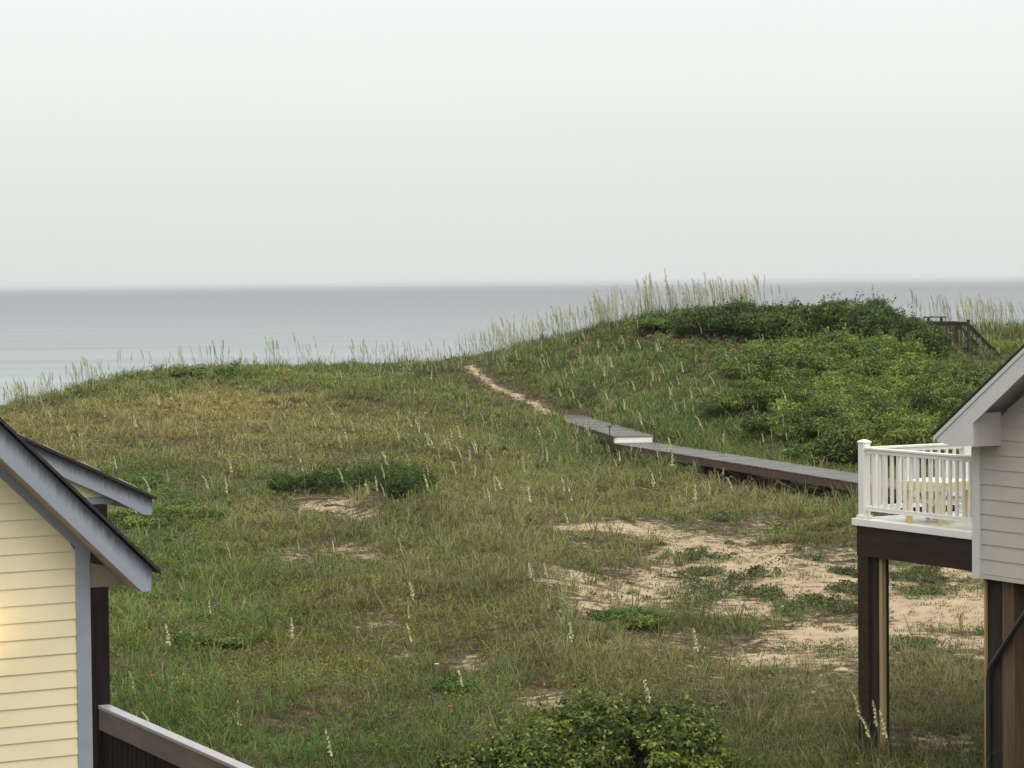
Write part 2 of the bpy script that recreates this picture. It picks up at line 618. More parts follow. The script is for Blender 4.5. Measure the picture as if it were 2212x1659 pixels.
build_ground()


# ------------------------------------------------------------------ sea
def build_sea():
    r = [150.0]
    while r[-1] < 16000:
        r.append(r[-1] * 1.12)
    r = np.array(r)
    an = np.linspace(math.radians(4), math.radians(176), 90)
    A, Rr = np.meshgrid(an, r)
    V = np.stack([Rr * np.cos(A), Rr * np.sin(A), np.zeros_like(A)], -1).reshape(-1, 3)
    nx = len(an)
    i = (np.arange(nx - 1)[None] + nx * np.arange(len(r) - 1)[:, None]).ravel()
    Q = np.stack([i, i + nx, i + nx + 1, i + 1], -1)
    me = np_mesh('sea', V, Q)
    M = bpy.data.materials.new('sea_water')
    M.use_nodes = True
    t = M.node_tree
    b = t.nodes['Principled BSDF']
    g = t.nodes.new('ShaderNodeNewGeometry')
    s = t.nodes.new('ShaderNodeSeparateXYZ')
    t.links.new(g.outputs['Position'], s.inputs[0])
    # shallow sandy green water inshore, greyer deep water further out
    w = t.nodes.new('ShaderNodeMapping')
    w.inputs['Scale'].default_value = (.002, .012, 1)
    t.links.new(g.outputs['Position'], w.inputs[0])
    n = t.nodes.new('ShaderNodeTexNoise')
    n.inputs['Scale'].default_value = 1
    n.inputs['Detail'].default_value = 4
    t.links.new(w.outputs[0], n.inputs['Vector'])
    ma = t.nodes.new('ShaderNodeMath')
    ma.operation = 'MULTIPLY_ADD'
    t.links.new(n.outputs[0], ma.inputs[0])
    ma.inputs[1].default_value = 160
    t.links.new(s.outputs[1], ma.inputs[2])
    mr = t.nodes.new('ShaderNodeMapRange')
    mr.inputs[1].default_value, mr.inputs[2].default_value = 200, 3200
    t.links.new(ma.outputs[0], mr.inputs[0])
    r = t.nodes.new('ShaderNodeValToRGB')
    e = r.color_ramp.elements
    e[0].position, e[0].color = 0, (*SEA_C[0], 1)
    e[1].position, e[1].color = 1, (*SEA_C[-1], 1)
    for p_, c_ in zip((.05, .14, .35), SEA_C[1:-1]):
        q = e.new(p_)
        q.color = (*c_, 1)
    t.links.new(mr.outputs[0], r.inputs[0])
    w3 = t.nodes.new('ShaderNodeMapping')
    w3.inputs['Scale'].default_value = (.006, .05, 1)
    t.links.new(g.outputs['Position'], w3.inputs[0])
    n3 = t.nodes.new('ShaderNodeTexNoise')
    n3.inputs['Scale'].default_value = 1
    n3.inputs['Detail'].default_value = 6
    n3.inputs['Roughness'].default_value = .65
    t.links.new(w3.outputs[0], n3.inputs['Vector'])
    r3 = t.nodes.new('ShaderNodeMapRange')
    r3.inputs[1].default_value, r3.inputs[2].default_value = .3, .7
    r3.inputs[3].default_value, r3.inputs[4].default_value = .86, 1.14
    t.links.new(n3.outputs[0], r3.inputs[0])
    vm = t.nodes.new('ShaderNodeVectorMath')
    vm.operation = 'SCALE'
    t.links.new(r.outputs[0], vm.inputs[0])
    t.links.new(r3.outputs[0], vm.inputs['Scale'])
    t.links.new(vm.outputs[0], b.inputs['Base Color'])
    b.inputs['Roughness'].default_value = .55
    b.inputs['Specular IOR Level'].default_value = .35
    b.inputs['IOR'].default_value = 1.33
    w2 = t.nodes.new('ShaderNodeMapping')
    w2.inputs['Scale'].default_value = (.05, .16, 1)
    t.links.new(g.outputs['Position'], w2.inputs[0])
    n2 = t.nodes.new('ShaderNodeTexNoise')
    n2.inputs['Scale'].default_value = 1
    n2.inputs['Detail'].default_value = 5
    t.links.new(w2.outputs[0], n2.inputs['Vector'])
    bp = t.nodes.new('ShaderNodeBump')
    bp.inputs['Strength'].default_value = .5
    bp.inputs['Distance'].default_value = .5
    t.links.new(n2.outputs[0], bp.inputs['Height'])
    t.links.new(bp.outputs[0], b.inputs['Normal'])
    o = link('sea', me, M)
    tag(o, 'calm grey green sea reaching the hazy horizon', kind='structure')


SEA_C = [(.30, .36, .33), (.26, .305, .295), (.22, .25, .252), (.175, .193, .197), (.125, .135, .141)]
build_sea()


# ------------------------------------------------------------------ vegetation generators
def blades(p, az, h, lean, w, col, tipc=1.25):
    """arching grass blades: arrays of base point, azimuth, height, lean, width, colour -> verts, quads, colours"""
    n = len(p)
    d = np.stack([np.cos(az), np.sin(az), np.zeros(n)], -1)
    ta = az + math.pi / 2 + R.uniform(-.9, .9, n)
    sd = np.stack([np.cos(ta), np.sin(ta), np.zeros(n)], -1) * (w / 2)[:, None]
    z = np.array([0, 0, 1.0])
    mid = p + d * (lean * h * .38)[:, None] + z * (h * .62)[:, None]
    up = 1 - .45 * lean ** 2
    tip = p + d * (lean * h)[:, None] + z * (h * np.clip(up, .25, 1))[:, None]
    V = np.stack([p - sd, p + sd, mid - sd * .85, mid + sd * .85, tip - sd * .15, tip + sd * .15], 1).reshape(-1, 3)
    b = (np.arange(n) * 6)[:, None]
    Q = np.concatenate([b + np.array([[0, 1, 3, 2]]), b + np.array([[2, 3, 5, 4]])], 0)
    c = np.repeat(col[:, None, :], 6, 1)
    c[:, 4:] *= tipc
    return V, Q, c.reshape(-1, 3)


def leafs(p, nrm, size, col, aspect=.5):
    """folded diamond leaves as quads"""
    n = len(p)
    a = R.normal(size=(n, 3))
    t = np.cross(nrm, a)
    t /= np.linalg.norm(t, axis=1)[:, None] + 1e-9
    b = np.cross(nrm, t)
    L, W = t * (size / 2)[:, None], b * (size * aspect / 2)[:, None]
    dr = nrm * (size * .12)[:, None]
    V = np.stack([p - L, p + W + dr, p + L, p - W + dr], 1).reshape(-1, 3)
    i = (np.arange(n) * 4)[:, None]
    return V, i + np.array([[0, 1, 2, 3]]), np.repeat(col[:, None], 4, 1).reshape(-1, 3)


def join(parts):
    V, Q, Cc, k = [], [], [], 0
    for v, q, c in parts:
        V.append(v)
        Q.append(q + k)
        Cc.append(c)
        k += len(v)
    return np.concatenate(V), np.concatenate(Q), np.concatenate(Cc)


def scatter(n_near, y0, y1, margin=2.5, power=1.0):
    """ground points over the visible wedge, even per square metre times a fall-off with distance"""
    y = R.uniform(y0, y1, n_near * 3)
    half = .196 * y + margin
    keep = R.random(len(y)) < half / (.196 * y1 + margin) * (y0 / y) ** power
    y = y[keep]
    x = R.uniform(-1, 1, len(y)) * (.196 * y + margin)
    z = ground(x, y)
    u, v = project(np.stack([x, y, z], -1))
    return x, y, z, u, v


GREEN = np.array([.13, .185, .036])
OLIVE = np.array([.205, .195, .052])
STRAW = np.array([.31, .25, .12])
GOLDC = np.array([.46, .385, .14])
REDC = np.array([.27, .12, .055])
BLUEG = np.array([.15, .195, .078])
BROWNC = np.array([.17, .12, .055])
KHAKI = np.array([.28, .245, .10])
YGREEN = np.array([.25, .255, .045])
DGREEN = np.array([.05, .095, .03])


LUSHC = np.array([.09, .185, .032])
LUSH = [(300, 1180, 130, 160, 1.0), (330, 1560, 260, 110, 1.0), (650, 1620, 330, 60, .8), (1000, 1500, 90, 50, .6), (420, 1290, 160, 80, .5), (1250, 790, 250, 70, .3),
        (1480, 900, 250, 80, .5), (1100, 1640, 200, 40, .6)]
SCRUB = [(1450, 745, 230, 50, 1.0), (1600, 820, 150, 90, 1.0), (1350, 715, 150, 30, .7), (1690, 930, 120, 70, 1.0), (330, 1030, 90, 60, .9), (430, 812, 170, 16, .9),
         (1250, 830, 150, 60, .35), (380, 1110, 140, 50, .8), (1550, 960, 150, 40, .5), (250, 870, 160, 22, .6), (700, 1400, 500, 140, .5), (1500, 1540, 200, 40, .7),
         (480, 1390, 120, 40, .6), (1000, 1490, 80, 40, .7), (600, 1600, 400, 60, .5)]


def lerp(a, b, t):
    return a + (b - a) * np.clip(t, 0, 1)[:, None]


def clumps(px, py, pz, k, spread):
    """k blades per tuft centre"""
    n = len(px)
    i = np.repeat(np.arange(n), k)
    a, r = R.uniform(0, 2 * math.pi, n * k), R.random(n * k) ** .7 * spread
    x, y = px[i] + np.cos(a) * r, py[i] + np.sin(a) * r
    return i, np.stack([x, y, pz[i] - .02], -1), a


def tint(c, x, y, u, v, k=1.0):
    c = lerp(c, KHAKI[None], region(u, v, BROWN) * .75 * k * (.45 + fnoise(x + 7, y, 1.5)))
    c = lerp(c, GOLDC[None], region(u, v, GOLD, (fnoise(x, y, 2.5) - .5)) * .85 * k)
    c = lerp(c, REDC[None], region(u, v, RED) * (fnoise(x, y + 30, 1.2) > .56) * .45 * k)
    c = lerp(c, LUSHC[None], region(u, v, LUSH) * .5 * k)
    c = lerp(c, MOSS[None], region(u, v, MOSSY) * .6 * k * (fnoise(x - 9, y + 2, 1.4) > .42))
    near = np.clip((v - 1150) / 350, 0, 1)
    return c * ((.72 + .55 * fnoise(x + 31, y - 14, 6.0)) * (.72 + .56 * fnoise(x - 3, y - 44, 1.1)) * (1 - .14 * near))[:, None]


MOSS = np.array([.23, .225, .035])
MOSSY = [(650, 1430, 260, 90, 1.0), (950, 1370, 180, 70, 1.0), (1330, 1440, 130, 60, 1.0), (420, 1290, 120, 60, .6), (1050, 1480, 120, 40, .6), (1500, 690, 160, 20, .4)]


# footprint of houses and boardwalk kept clear of tall grass
def near_walk(x, y, pad=.15):
    sd = (x - WB[0]) * _nrL[0] + (y - WB[1]) * _nrL[1]          # negative on the side towards the houses
    shade = (sd < 0) & (_segd(x, y, WA, WB) < LOW_W / 2 + .75) & (y < 74) & (vnoise(x, y, .5) < .72)
    # nothing grows through the juniper
    shade = shade | (((x + 2.85) / .6) ** 2 + ((y - 63.2) / 2.2) ** 2 < 1)
    return shade | (_segd(x, y, WA, WB) < LOW_W / 2 + pad) | (_segd(x, y, WBu, WC - _dirU * 2.6) < UP_W / 2 + pad)


def build_grass():
    # fine short grass everywhere
    x, y, z, u, v = scatter(GR_FINE, 31, 112, power=1.2)
    b = bare(x, y, u, v)
    cov = region(u, v, COVER)
    den = np.clip(1 - b * 1.25, 0, 1) * (.35 + .95 * fnoise(x + 40, y, 1.1)) * (1 - .6 * np.clip(cov, 0, 1))
    den *= np.where(near_walk(x, y), .05, 1)
    den *= np.where(fnoise(x + 70, y, 1.0) > .64, .15, 1)
    dead = (b > .4) & (fnoise(x - 31, y + 12, .55) > .5)
    den = np.maximum(den, .55 * dead)
    den *= np.clip(path_dist(x, y) / .9 - .15, 0, 1)
    k = R.random(len(x)) < den
    x, y, z, u, v, cov, dead = x[k], y[k], z[k], u[k], v[k], cov[k], dead[k]
    n = len(x)
    c = lerp(GREEN[None], OLIVE[None], .15 + fnoise(x, y, 5) * .8)
    c = lerp(c, KHAKI[None], region(u, v, BROWN) * .95 * (.45 + fnoise(x + 7, y, 1.5)))
    c = lerp(c, BROWNC[None], region(u, v, BROWN) * 1.6 * np.clip(fnoise(x + 47, y, 1.3) - .45, 0, 1))
    c = lerp(c, GOLDC[None], region(u, v, GOLD) * .9)
    c = lerp(c, REDC[None], region(u, v, RED) * (fnoise(x, y + 30, 1.2) > .56) * .45)
    c = lerp(c, LUSHC[None], region(u, v, LUSH) * .85)
    c = lerp(c, BROWNC[None], dead * .75)
    c = lerp(c, STRAW[None], (R.random(n) < .12) * .8)
    c = lerp(c, BLUEG[None], (fnoise(x - 20, y, 2.5) > .55) * .5)
    c = c * (.55 + .8 * fnoise(x + 3, y + 3, .9))[:, None]
    c = tint(c, x, y, u, v, .6)
    i, p, a = clumps(x, y, z, 7, .1)
    bsh = np.clip(1.15 - b[k][i] * 1.6, .4, 1)
    h = bsh * (.11 + .19 * R.random(len(p))) * (.7 + .6 * fnoise(p[:, 0], p[:, 1], 2.0))
    cc = c[i] * R.uniform(.75, 1.25, (len(p), 1))
    w = np.maximum(.007, p[:, 1] * .00030)
    return blades(p, a + R.normal(0, .7, len(p)), h, R.uniform(.4, 1.5, len(p)), w, cc, 1.1)


def build_tall():
    # grey green beach grass in arching tufts
    x, y, z, u, v = scatter(GR_TALL, 31, 113, power=1.0)
    b = bare(x, y, u, v)
    t = region(u, v, TALL, (fnoise(x, y, 3) - .5) * 1.2)
    den = (.12 + 1.1 * t) * np.clip(1 - b * 1.3, 0, 1) * (.3 + 1.1 * fnoise(x + 11, y - 5, 1.6))
    den = np.maximum(den, np.clip((y - 100) / 5, 0, 1) * .55 * (1 - b))
    wdist = np.minimum(_segd(x, y, WA, WB) - LOW_W / 2, _segd(x, y, WBu, WC) - UP_W / 2)
    den = np.maximum(den, .8 * (wdist < 1.1) * (y > 66))
    den *= np.where(near_walk(x, y, -.03), 0, 1)
    den *= np.clip(path_dist(x, y) / 1.5 - .3, 0, 1)
    k = R.random(len(x)) < den
    x, y, z, u, v = x[k], y[k], z[k], u[k], v[k]
    n = len(x)
    c = lerp(BLUEG[None], GREEN[None], fnoise(x, y, 4) * 1.1)
    c = lerp(c, KHAKI[None], region(u, v, BROWN) * .7)
    c = lerp(c, LUSHC[None], region(u, v, LUSH) * .6)
    c = lerp(c, STRAW[None], (R.random(n) < .12) * .7)
    c = lerp(c, GOLDC[None], region(u, v, GOLD) * .6)
    c = c * (.62 + .75 * fnoise(x + 3, y + 3, 1.1))[:, None]
    c = tint(c, x, y, u, v, .45)
    nearw = np.clip(1.6 - np.minimum(_segd(x, y, WA, WB) - LOW_W / 2, _segd(x, y, WBu, WC) - UP_W / 2), 0, 1)
    i, p, a = clumps(x, y, z, 12, .09)
    h = (.25 + .28 * R.random(len(p))) * (.5 + .95 * R.random(n) ** 1.5 + .45 * nearw)[i]
    cc = c[i] * R.uniform(.75, 1.25, (len(p), 1))
    cc = lerp(cc, STRAW[None], (R.random(len(p)) < .1) * .8)
    w = np.maximum(.008, p[:, 1] * .00030)
    wind = .35
    az = a + R.normal(0, .5, len(p))
    return blades(p, az, h, R.uniform(.3, 1.35, len(p)), w, cc, 1.1)


def build_cover():
    # low broad-leaved creeping plants
    x, y, z, u, v = scatter(GR_COVER, 31, 110, power=1.5)
    cov = region(u, v, COVER, (fnoise(x, y, 1.6) - .5) * 1.6)
    b = bare(x, y, u, v)
    den = np.maximum(cov, .3) * (1 - b) * np.where(fnoise(x + 5, y, .8) > .42, 1, .25)
    k = (R.random(len(x)) < den) & ~near_walk(x, y)
    x, y, z, u, v = x[k], y[k], z[k], u[k], v[k]
    n = len(x)
    i = np.repeat(np.arange(n), 6)
    p = np.stack([x[i], y[i], z[i]], -1) + R.normal(0, 1, (len(i), 3)) * np.array([.09, .09, .0])
    p[:, 2] += R.uniform(.02, .17, len(i)) * (.5 + fnoise(p[:, 0], p[:, 1], .7))
    nr = R.normal(0, .5, (len(i), 3)) + np.array([0, 0, 1.0])
    nr /= np.linalg.norm(nr, axis=1)[:, None]
    f = fnoise(x, y, 1.8)
    c = lerp(np.array([[.085, .15, .04]]), YGREEN[None], (f - .38) * 3.2)
    c = lerp(c, BROWNC[None], (fnoise(x + 9, y, .9) > .62) * .7)
    c = lerp(c, np.array([[.30, .30, .06]]), (R.random(n) < .12) * .7)
    c = tint(c, x, y, u, v, .7)
    cc = c[i] * R.uniform(.7, 1.3, (len(i), 1))
    s = np.maximum(.045, p[:, 1] * .0010) * R.uniform(.7, 1.3, len(i))
    return leafs(p, nr, s, cc, .7)


def build_herbs():
    # leafy knee-high herbs and vine tangles in mounds between the grasses
    x, y, z, u, v = scatter(15000, 31, 110, power=1.0)
    sc = region(u, v, SCRUB, (fnoise(x, y, 2.0) - .5) * 1.4)
    b = bare(x, y, u, v)
    den = np.maximum(sc, .2) * (1 - b) * (.4 + .9 * fnoise(x - 8, y, 1.3))
    den *= np.clip(path_dist(x, y) / 1.2 - .2, 0, 1)
    k = (R.random(len(x)) < den) & ~near_walk(x, y)
    x, y, z, u, v, sc = x[k], y[k], z[k], u[k], v[k], sc[k]
    n = len(x)
    rad = R.uniform(.12, .42, n) * (.7 + .5 * np.clip(sc, 0, 1))
    hh = rad * R.uniform(.45, .95, n)
    i = np.repeat(np.arange(n), 52)
    d = R.normal(size=(len(i), 3))
    d[:, 2] = np.abs(d[:, 2])
    d /= np.linalg.norm(d, axis=1)[:, None]
    q = .6 + .5 * R.random(len(i))
    p = np.stack([x[i], y[i], z[i]], -1) + d * np.stack([rad[i] * q, rad[i] * q, hh[i] * q], -1)
    nr = d + R.normal(0, .5, (len(i), 3)) + np.array([0, 0, .4])
    nr /= np.linalg.norm(nr, axis=1)[:, None]
    pal = np.array([(.06, .12, .025), (.11, .18, .035), (.17, .22, .045), (.09, .14, .05), (.15, .14, .05), (.085, .055, .035), (.16, .10, .045)])
    f = np.clip((fnoise(x + 17, y, 2.4) * 1.5 - .25) * 4 + R.normal(0, 1.1, n), 0, 6).astype(int)
    c = pal[f] * R.uniform(.75, 1.2, (n, 1))
    c = tint(c, x, y, u, v, .7)
    c = lerp(c, np.array([[.30, .22, .14]]), (R.random(n) < .3) * region(u, v, [(1490, 735, 130, 30, 1.0)]))
    cc = c[i] * R.uniform(.7, 1.3, (len(i), 1))
    s_ = np.maximum(.045, p[:, 1] * .0011) * R.uniform(.7, 1.3, len(i))
    return leafs(p, nr, s_, cc, .55)


GR_FINE, GR_TALL, GR_COVER = 86000, 27000, 90000
veg = attr_mat('leaf_blade', rough=.65, spec=.15, trans=.3)
o = link('dune_grass', np_mesh('dune_grass', *build_grass()), veg)
tag(o, 'short olive and straw coloured grass all over the dune', 'grass', kind='stuff')
o = link('beach_grass', np_mesh('beach_grass', *build_tall()), veg)
tag(o, 'taller grey green tufts of beach grass over the slopes', 'grass', kind='stuff')
o = link('ground_cover', np_mesh('ground_cover', *build_cover()), veg)
tag(o, 'low yellow green creeping leaves between the grass', 'ground cover', kind='stuff')


o = link('herbs', np_mesh('herbs', *build_herbs()), veg)
tag(o, 'leafy green and brownish herbs and vines in low mounds', 'herbs', kind='stuff')


# ------------------------------------------------------------------ sea oats
def sea_oat_arrays(seed, thick=1.0):
    """one sea oat 1.35 m tall: (stem verts, quads), (head verts, quads) - stem curves, head of flat spikelets nods"""
    r = np.random.default_rng(seed)
    lean = r.uniform(.03, .14)
    nod = r.uniform(.03, .13)
    n = 9
    t = np.linspace(0, 1, n)
    cx = lean * t ** 1.5 + nod * np.clip((t - .72) / .28, 0, 1) ** 2
    cz = 1.35 * t - nod * .35 * np.clip((t - .8) / .2, 0, 1) ** 2
    cen = np.stack([cx, np.zeros(n), cz], -1)
    w = np.interp(t, [0, .7, 1], [.008, .006, .003]) * thick
    V = []
    for i in range(n):
        for a in range(3):
            q = 2 * math.pi * a / 3
            V.append(cen[i] + w[i] * np.array([math.cos(q), math.sin(q), 0]))
    Q = []
    for i in range(n - 1):
        for a in range(3):
            Q.append((i * 3 + a, i * 3 + (a + 1) % 3, (i + 1) * 3 + (a + 1) % 3, (i + 1) * 3 + a))
    # three long leaves from the lower stem
    SV, SQ = np.array(V), np.array(Q)
    LV, LQ = [], []
    k = 4
    az = r.uniform(0, 6.28, k)
    bv, bq, _ = blades(np.tile(cen[0], (k, 1)), az, r.uniform(.45, .75, k), r.uniform(.4, .9, k), np.full(k, .012 * thick), np.ones((k, 3)))
    SV2 = np.concatenate([SV, bv])
    SQ2 = np.concatenate([SQ, bq + len(SV)])
    # head
    m_ = 34
    tt = np.linspace(.70, 1.0, m_)
    hv, hq = [], []
    for j, s in enumerate(tt):
        c = np.array([np.interp(s, t, cx), 0, np.interp(s, t, cz)])
        a = r.uniform(-1.2, 1.2)
        rel = (s - .70) / .30
        L = (.068 * (1 - .7 * rel) * min(1, .35 + rel * 4) + .016) * r.uniform(.7, 1.2)
        d = np.array([math.cos(a) * .75, math.sin(a) * .75, -.75 + .3 * r.normal()])
        d /= np.linalg.norm(d)
        q0 = c + d * L * .35
        q2 = c + d * L * 1.1
        sd = np.cross(d, r.normal(size=3))
        sd /= np.linalg.norm(sd)
        mm = (q0 + q2) / 2
        ww = .021 * thick
        b = len(hv)
        hv += [q0, mm + sd * ww, q2, mm - sd * ww]
        hq.append((b, b + 1, b + 2, b + 3))
        if j % 2 == 0:
            sd2 = np.cross(d, sd)
            b = len(hv)
            hv += [q0, mm + sd2 * ww, q2, mm - sd2 * ww]
            hq.append((b, b + 1, b + 2, b + 3))
    return SV2, SQ2, np.array(hv), np.array(hq)


stem_m = mat('sea_oat_stem', (.22, .23, .11), .7, .2, vary=.25)
head_m = mat('sea_oat_head', (.54, .53, .29), .75, .2, vary=.2, vscale=9)
OATS = [sea_oat_arrays(s) for s in range(8)]
OAT_ME = []
for a_, b_, c_, d_ in OATS:
    m1 = np_mesh('sea_oat_stem', a_, b_)
    m2 = np_mesh('sea_oat_seed_head', c_, d_)
    m1.materials.append(stem_m)
    m2.materials.append(head_m)
    OAT_ME.append((m1, m2))


def sea_oat(base, label, group, scale=1.0, az=None, k=None, thick=1.0):
    i = random.randrange(len(OAT_ME)) if k is None else k
    e = empty('sea_oat', base, random.gauss(3.1, .7) if az is None else az)
    e.scale = (scale * thick, scale * thick, scale)
    e.rotation_euler[1] = random.gauss(0, .06)
    e.rotation_euler[0] = random.gauss(0, .06)
    tag(e, label, 'sea oat', group)
    a = bpy.data.objects.new('stem', OAT_ME[i][0])
    b = bpy.data.objects.new('seed_head', OAT_ME[i][1])
    for q in (a, b):
        COL.objects.link(q)
        q.parent = e
    return e


# plants whose heads can be picked out against the grass: (u, v of the head's tip)
OAT_NEAR = [  # lower part of the picture
    (893, 1262), (884, 1300), (900, 1350), (366, 1355), (292, 1455), (343, 1538), (519, 1520), (628, 1340), (1862, 1395),
    (1866, 1492), (1900, 1520), (1892, 1545), (1925, 1545), (1242, 1345), (1410, 1470), (1622, 1400), (1706, 1385), (1508, 1368), (460, 1290),
    (1010, 1440), (1215, 1520), (726, 1585)]
OAT_MID = [
    (330, 1042), (305, 1085), (457, 1035), (503, 1000), (745, 1020), (846, 982), (817, 1040), (808, 1045), (930, 1035), (1035, 960), (1072, 980), (1180, 975),
    (902, 905), (910, 915), (935, 945), (945, 950), (968, 950), (985, 955), (972, 935), (1005, 970), (1222, 1040), (1247, 1060), (1095, 1035), (1000, 930),
    (755, 935), (732, 880), (745, 905), (765, 915), (740, 950), (1410, 1030), (1590, 1040), (1500, 1060), (1170, 930), (1240, 1120), (490, 1045), (660, 1000),
    (1130, 1000), (860, 935), (690, 905), (1060, 905)]
OAT_LEFT = [(120, 895), (140, 890), (165, 950), (192, 940), (100, 870), (545, 905), (600, 915), (228, 885), (260, 870), (370, 850), (345, 860), (430, 905), (520, 890),
            (80, 860), (300, 905)]
OAT_RIGHT = [(1165, 795), (1215, 845), (1240, 795), (1265, 870), (1305, 800), (1330, 780), (1185, 770), (1375, 830), (1410, 810), (1455, 830), (1462, 838),
             (1500, 845), (1550, 820), (1480, 790), (1290, 740), (1345, 730), (1390, 740), (1430, 745), (1600, 780), (1560, 940), (1455, 955), (1390, 905),
             (1240, 850), (1120, 765), (1320, 850), (1350, 870), (1690, 870), (1700, 850), (1450, 990), (1520, 905)]
for (u, v) in OAT_NEAR:
    q = hit_ground(u, v, 1.0, 31)
    where = ('beside the dark pilings under the white deck' if u > 1840 else 'on the sandy flat in front of the boardwalk' if u > 1180
             else 'in the green slope above the railing' if u < 760 else 'in the near yellow green patch')
    sea_oat(q, 'tall pale sea oat stalk standing ' + where, 'sea oats standing in the near grass', scale=.78)
for (u, v) in OAT_MID:
    q = hit_ground(u, v, 1.0, 40)
    where = ('around the dark green mound of juniper' if 440 < u < 960 and v > 970 else 'between the green mound and the white step' if u > 860
             else 'on the brownish slope above the green mound')
    sea_oat(q, 'pale drooping sea oat head ' + where, 'sea oats across the middle slope', scale=.85, thick=1.1)
for (u, v) in OAT_LEFT:
    q = hit_ground(u, v, 1.0, 60)
    sea_oat(q, 'pale sea oat in the golden grass over the yellow house roof', 'sea oats above the yellow house', scale=.85, thick=1.2)
for (u, v) in OAT_RIGHT:
    q = hit_ground(u, v, 1.0, 60)
    where = 'on the grassy hill face left of the bushes' if v < 880 else 'in the grey green grass just above the boardwalk'
    sea_oat(q, 'pale sea oat ' + where, 'sea oats on the hill face', scale=.85, thick=1.2)


def crest_points(u0, u1, n, y0, y1):
    cen = R.uniform(u0, u1, max(6, n // 6))
    u = np.where(R.random(n) < .6, R.choice(cen, n) + R.normal(0, 9, n), R.uniform(u0, u1, n))
    y = R.uniform(y0, y1, n)
    x = (u - CX) / F_PX * y
    return x, y, ground(x, y)


# the largest of those that break the skyline, one object each
for (u0, u1, n, y0, y1, sc0, lab, grp) in [
    (1040, 1300, 60, 105, 109.5, 1.1, 'tall sea oat against the sea on the left shoulder of the hill', 'sea oats on the left shoulder of the hill'),
    (1300, 1660, 70, 106, 110, 1.25, 'tall sea oat on the hilltop rising above the horizon', 'sea oats on the hilltop'),
    (30, 950, 34, 104, 108, 1.05, 'thin sea oat on the low left crest against the water', 'sea oats on the low left crest'),
    (2060, 2300, 26, 107, 113, 1.15, 'yellowish sea oat behind the dark wooden stair', 'sea oats behind the wooden stair')]:
    xs, ys, zs = crest_points(u0, u1, n, y0, y1)
    for j in range(n):
        sea_oat((xs[j], ys[j], zs[j] - .03), lab, grp, scale=sc0 * R.uniform(.5, 1.18), thick=R.uniform(.55, 1.0))

# the many smaller ones behind and between them, as one mass
parts = []


def oat_mass(x, y, z, sc, thick=.8):
    for j in range(len(x)):
        sv, sq, hv, hq = OATS[R.integers(len(OATS))]
        a = R.normal(3.1, .8)
        ca, sa = math.cos(a), math.sin(a)
        s = sc[j]
        tx, ty = R.normal(0, .07, 2)
        for vv, qq, cc in ((sv, sq, (.22, .23, .11)), (hv, hq, (.58, .56, .37))):
            q = vv.copy() * np.array([s * thick, s * thick, s])
            q = np.stack([q[:, 0] * ca - q[:, 1] * sa + tx * q[:, 2], q[:, 0] * sa + q[:, 1] * ca + ty * q[:, 2], q[:, 2]], -1)
            col = np.array(cc) * R.uniform(.7, 1.2) * np.array([1, 1, R.uniform(.8, 1.3)])
            parts.append((q + np.array([x[j], y[j], z[j] - .04]), qq, np.tile(col, (len(q), 1))))


for (u0, u1, n, y0, y1, s0) in [(1020, 1320, 250, 104, 110, .85), (1280, 1620, 300, 105, 111, .98), (1500, 1720, 45, 105, 111, 1.0), (-40, 1000, 190, 103, 109, .85), (0, 260, 90, 99, 106, .8),
                                (2040, 2330, 230, 104, 114, 1.0), (1960, 2060, 30, 106, 112, 1.1), (860, 1100, 110, 101, 107, .6)]:
    xs, ys, zs = crest_points(u0, u1, n, y0, y1)
    oat_mass(xs, ys, zs, s0 * R.uniform(.5, 1.15, n))
x, y, z, u, v = scatter(500, 40, 104, power=.3)
k = (bare(x, y, u, v) < .3) & ~near_walk(x, y, .3) & ((region(u, v, TALL) > .35) | (R.random(len(x)) < .25)) & (v > 700)
oat_mass(x[k][:330], y[k][:330], z[k][:330], R.uniform(.5, .85, 330)[:len(x[k][:330])])
o = link('sea_oats_mass', np_mesh('sea_oats_mass', *join(parts)), attr_mat('sea_oat_mass', .75, .1, .2))
tag(o, 'countless smaller sea oats along the crest and through the slopes', 'sea oats', kind='stuff')


# ------------------------------------------------------------------ shrubs
leaf_m = attr_mat('shrub_leaf', rough=.5, spec=.3, trans=.3)
bark_m = mat('shrub_wood', (.10, .075, .05), .9, .1, vary=.3)


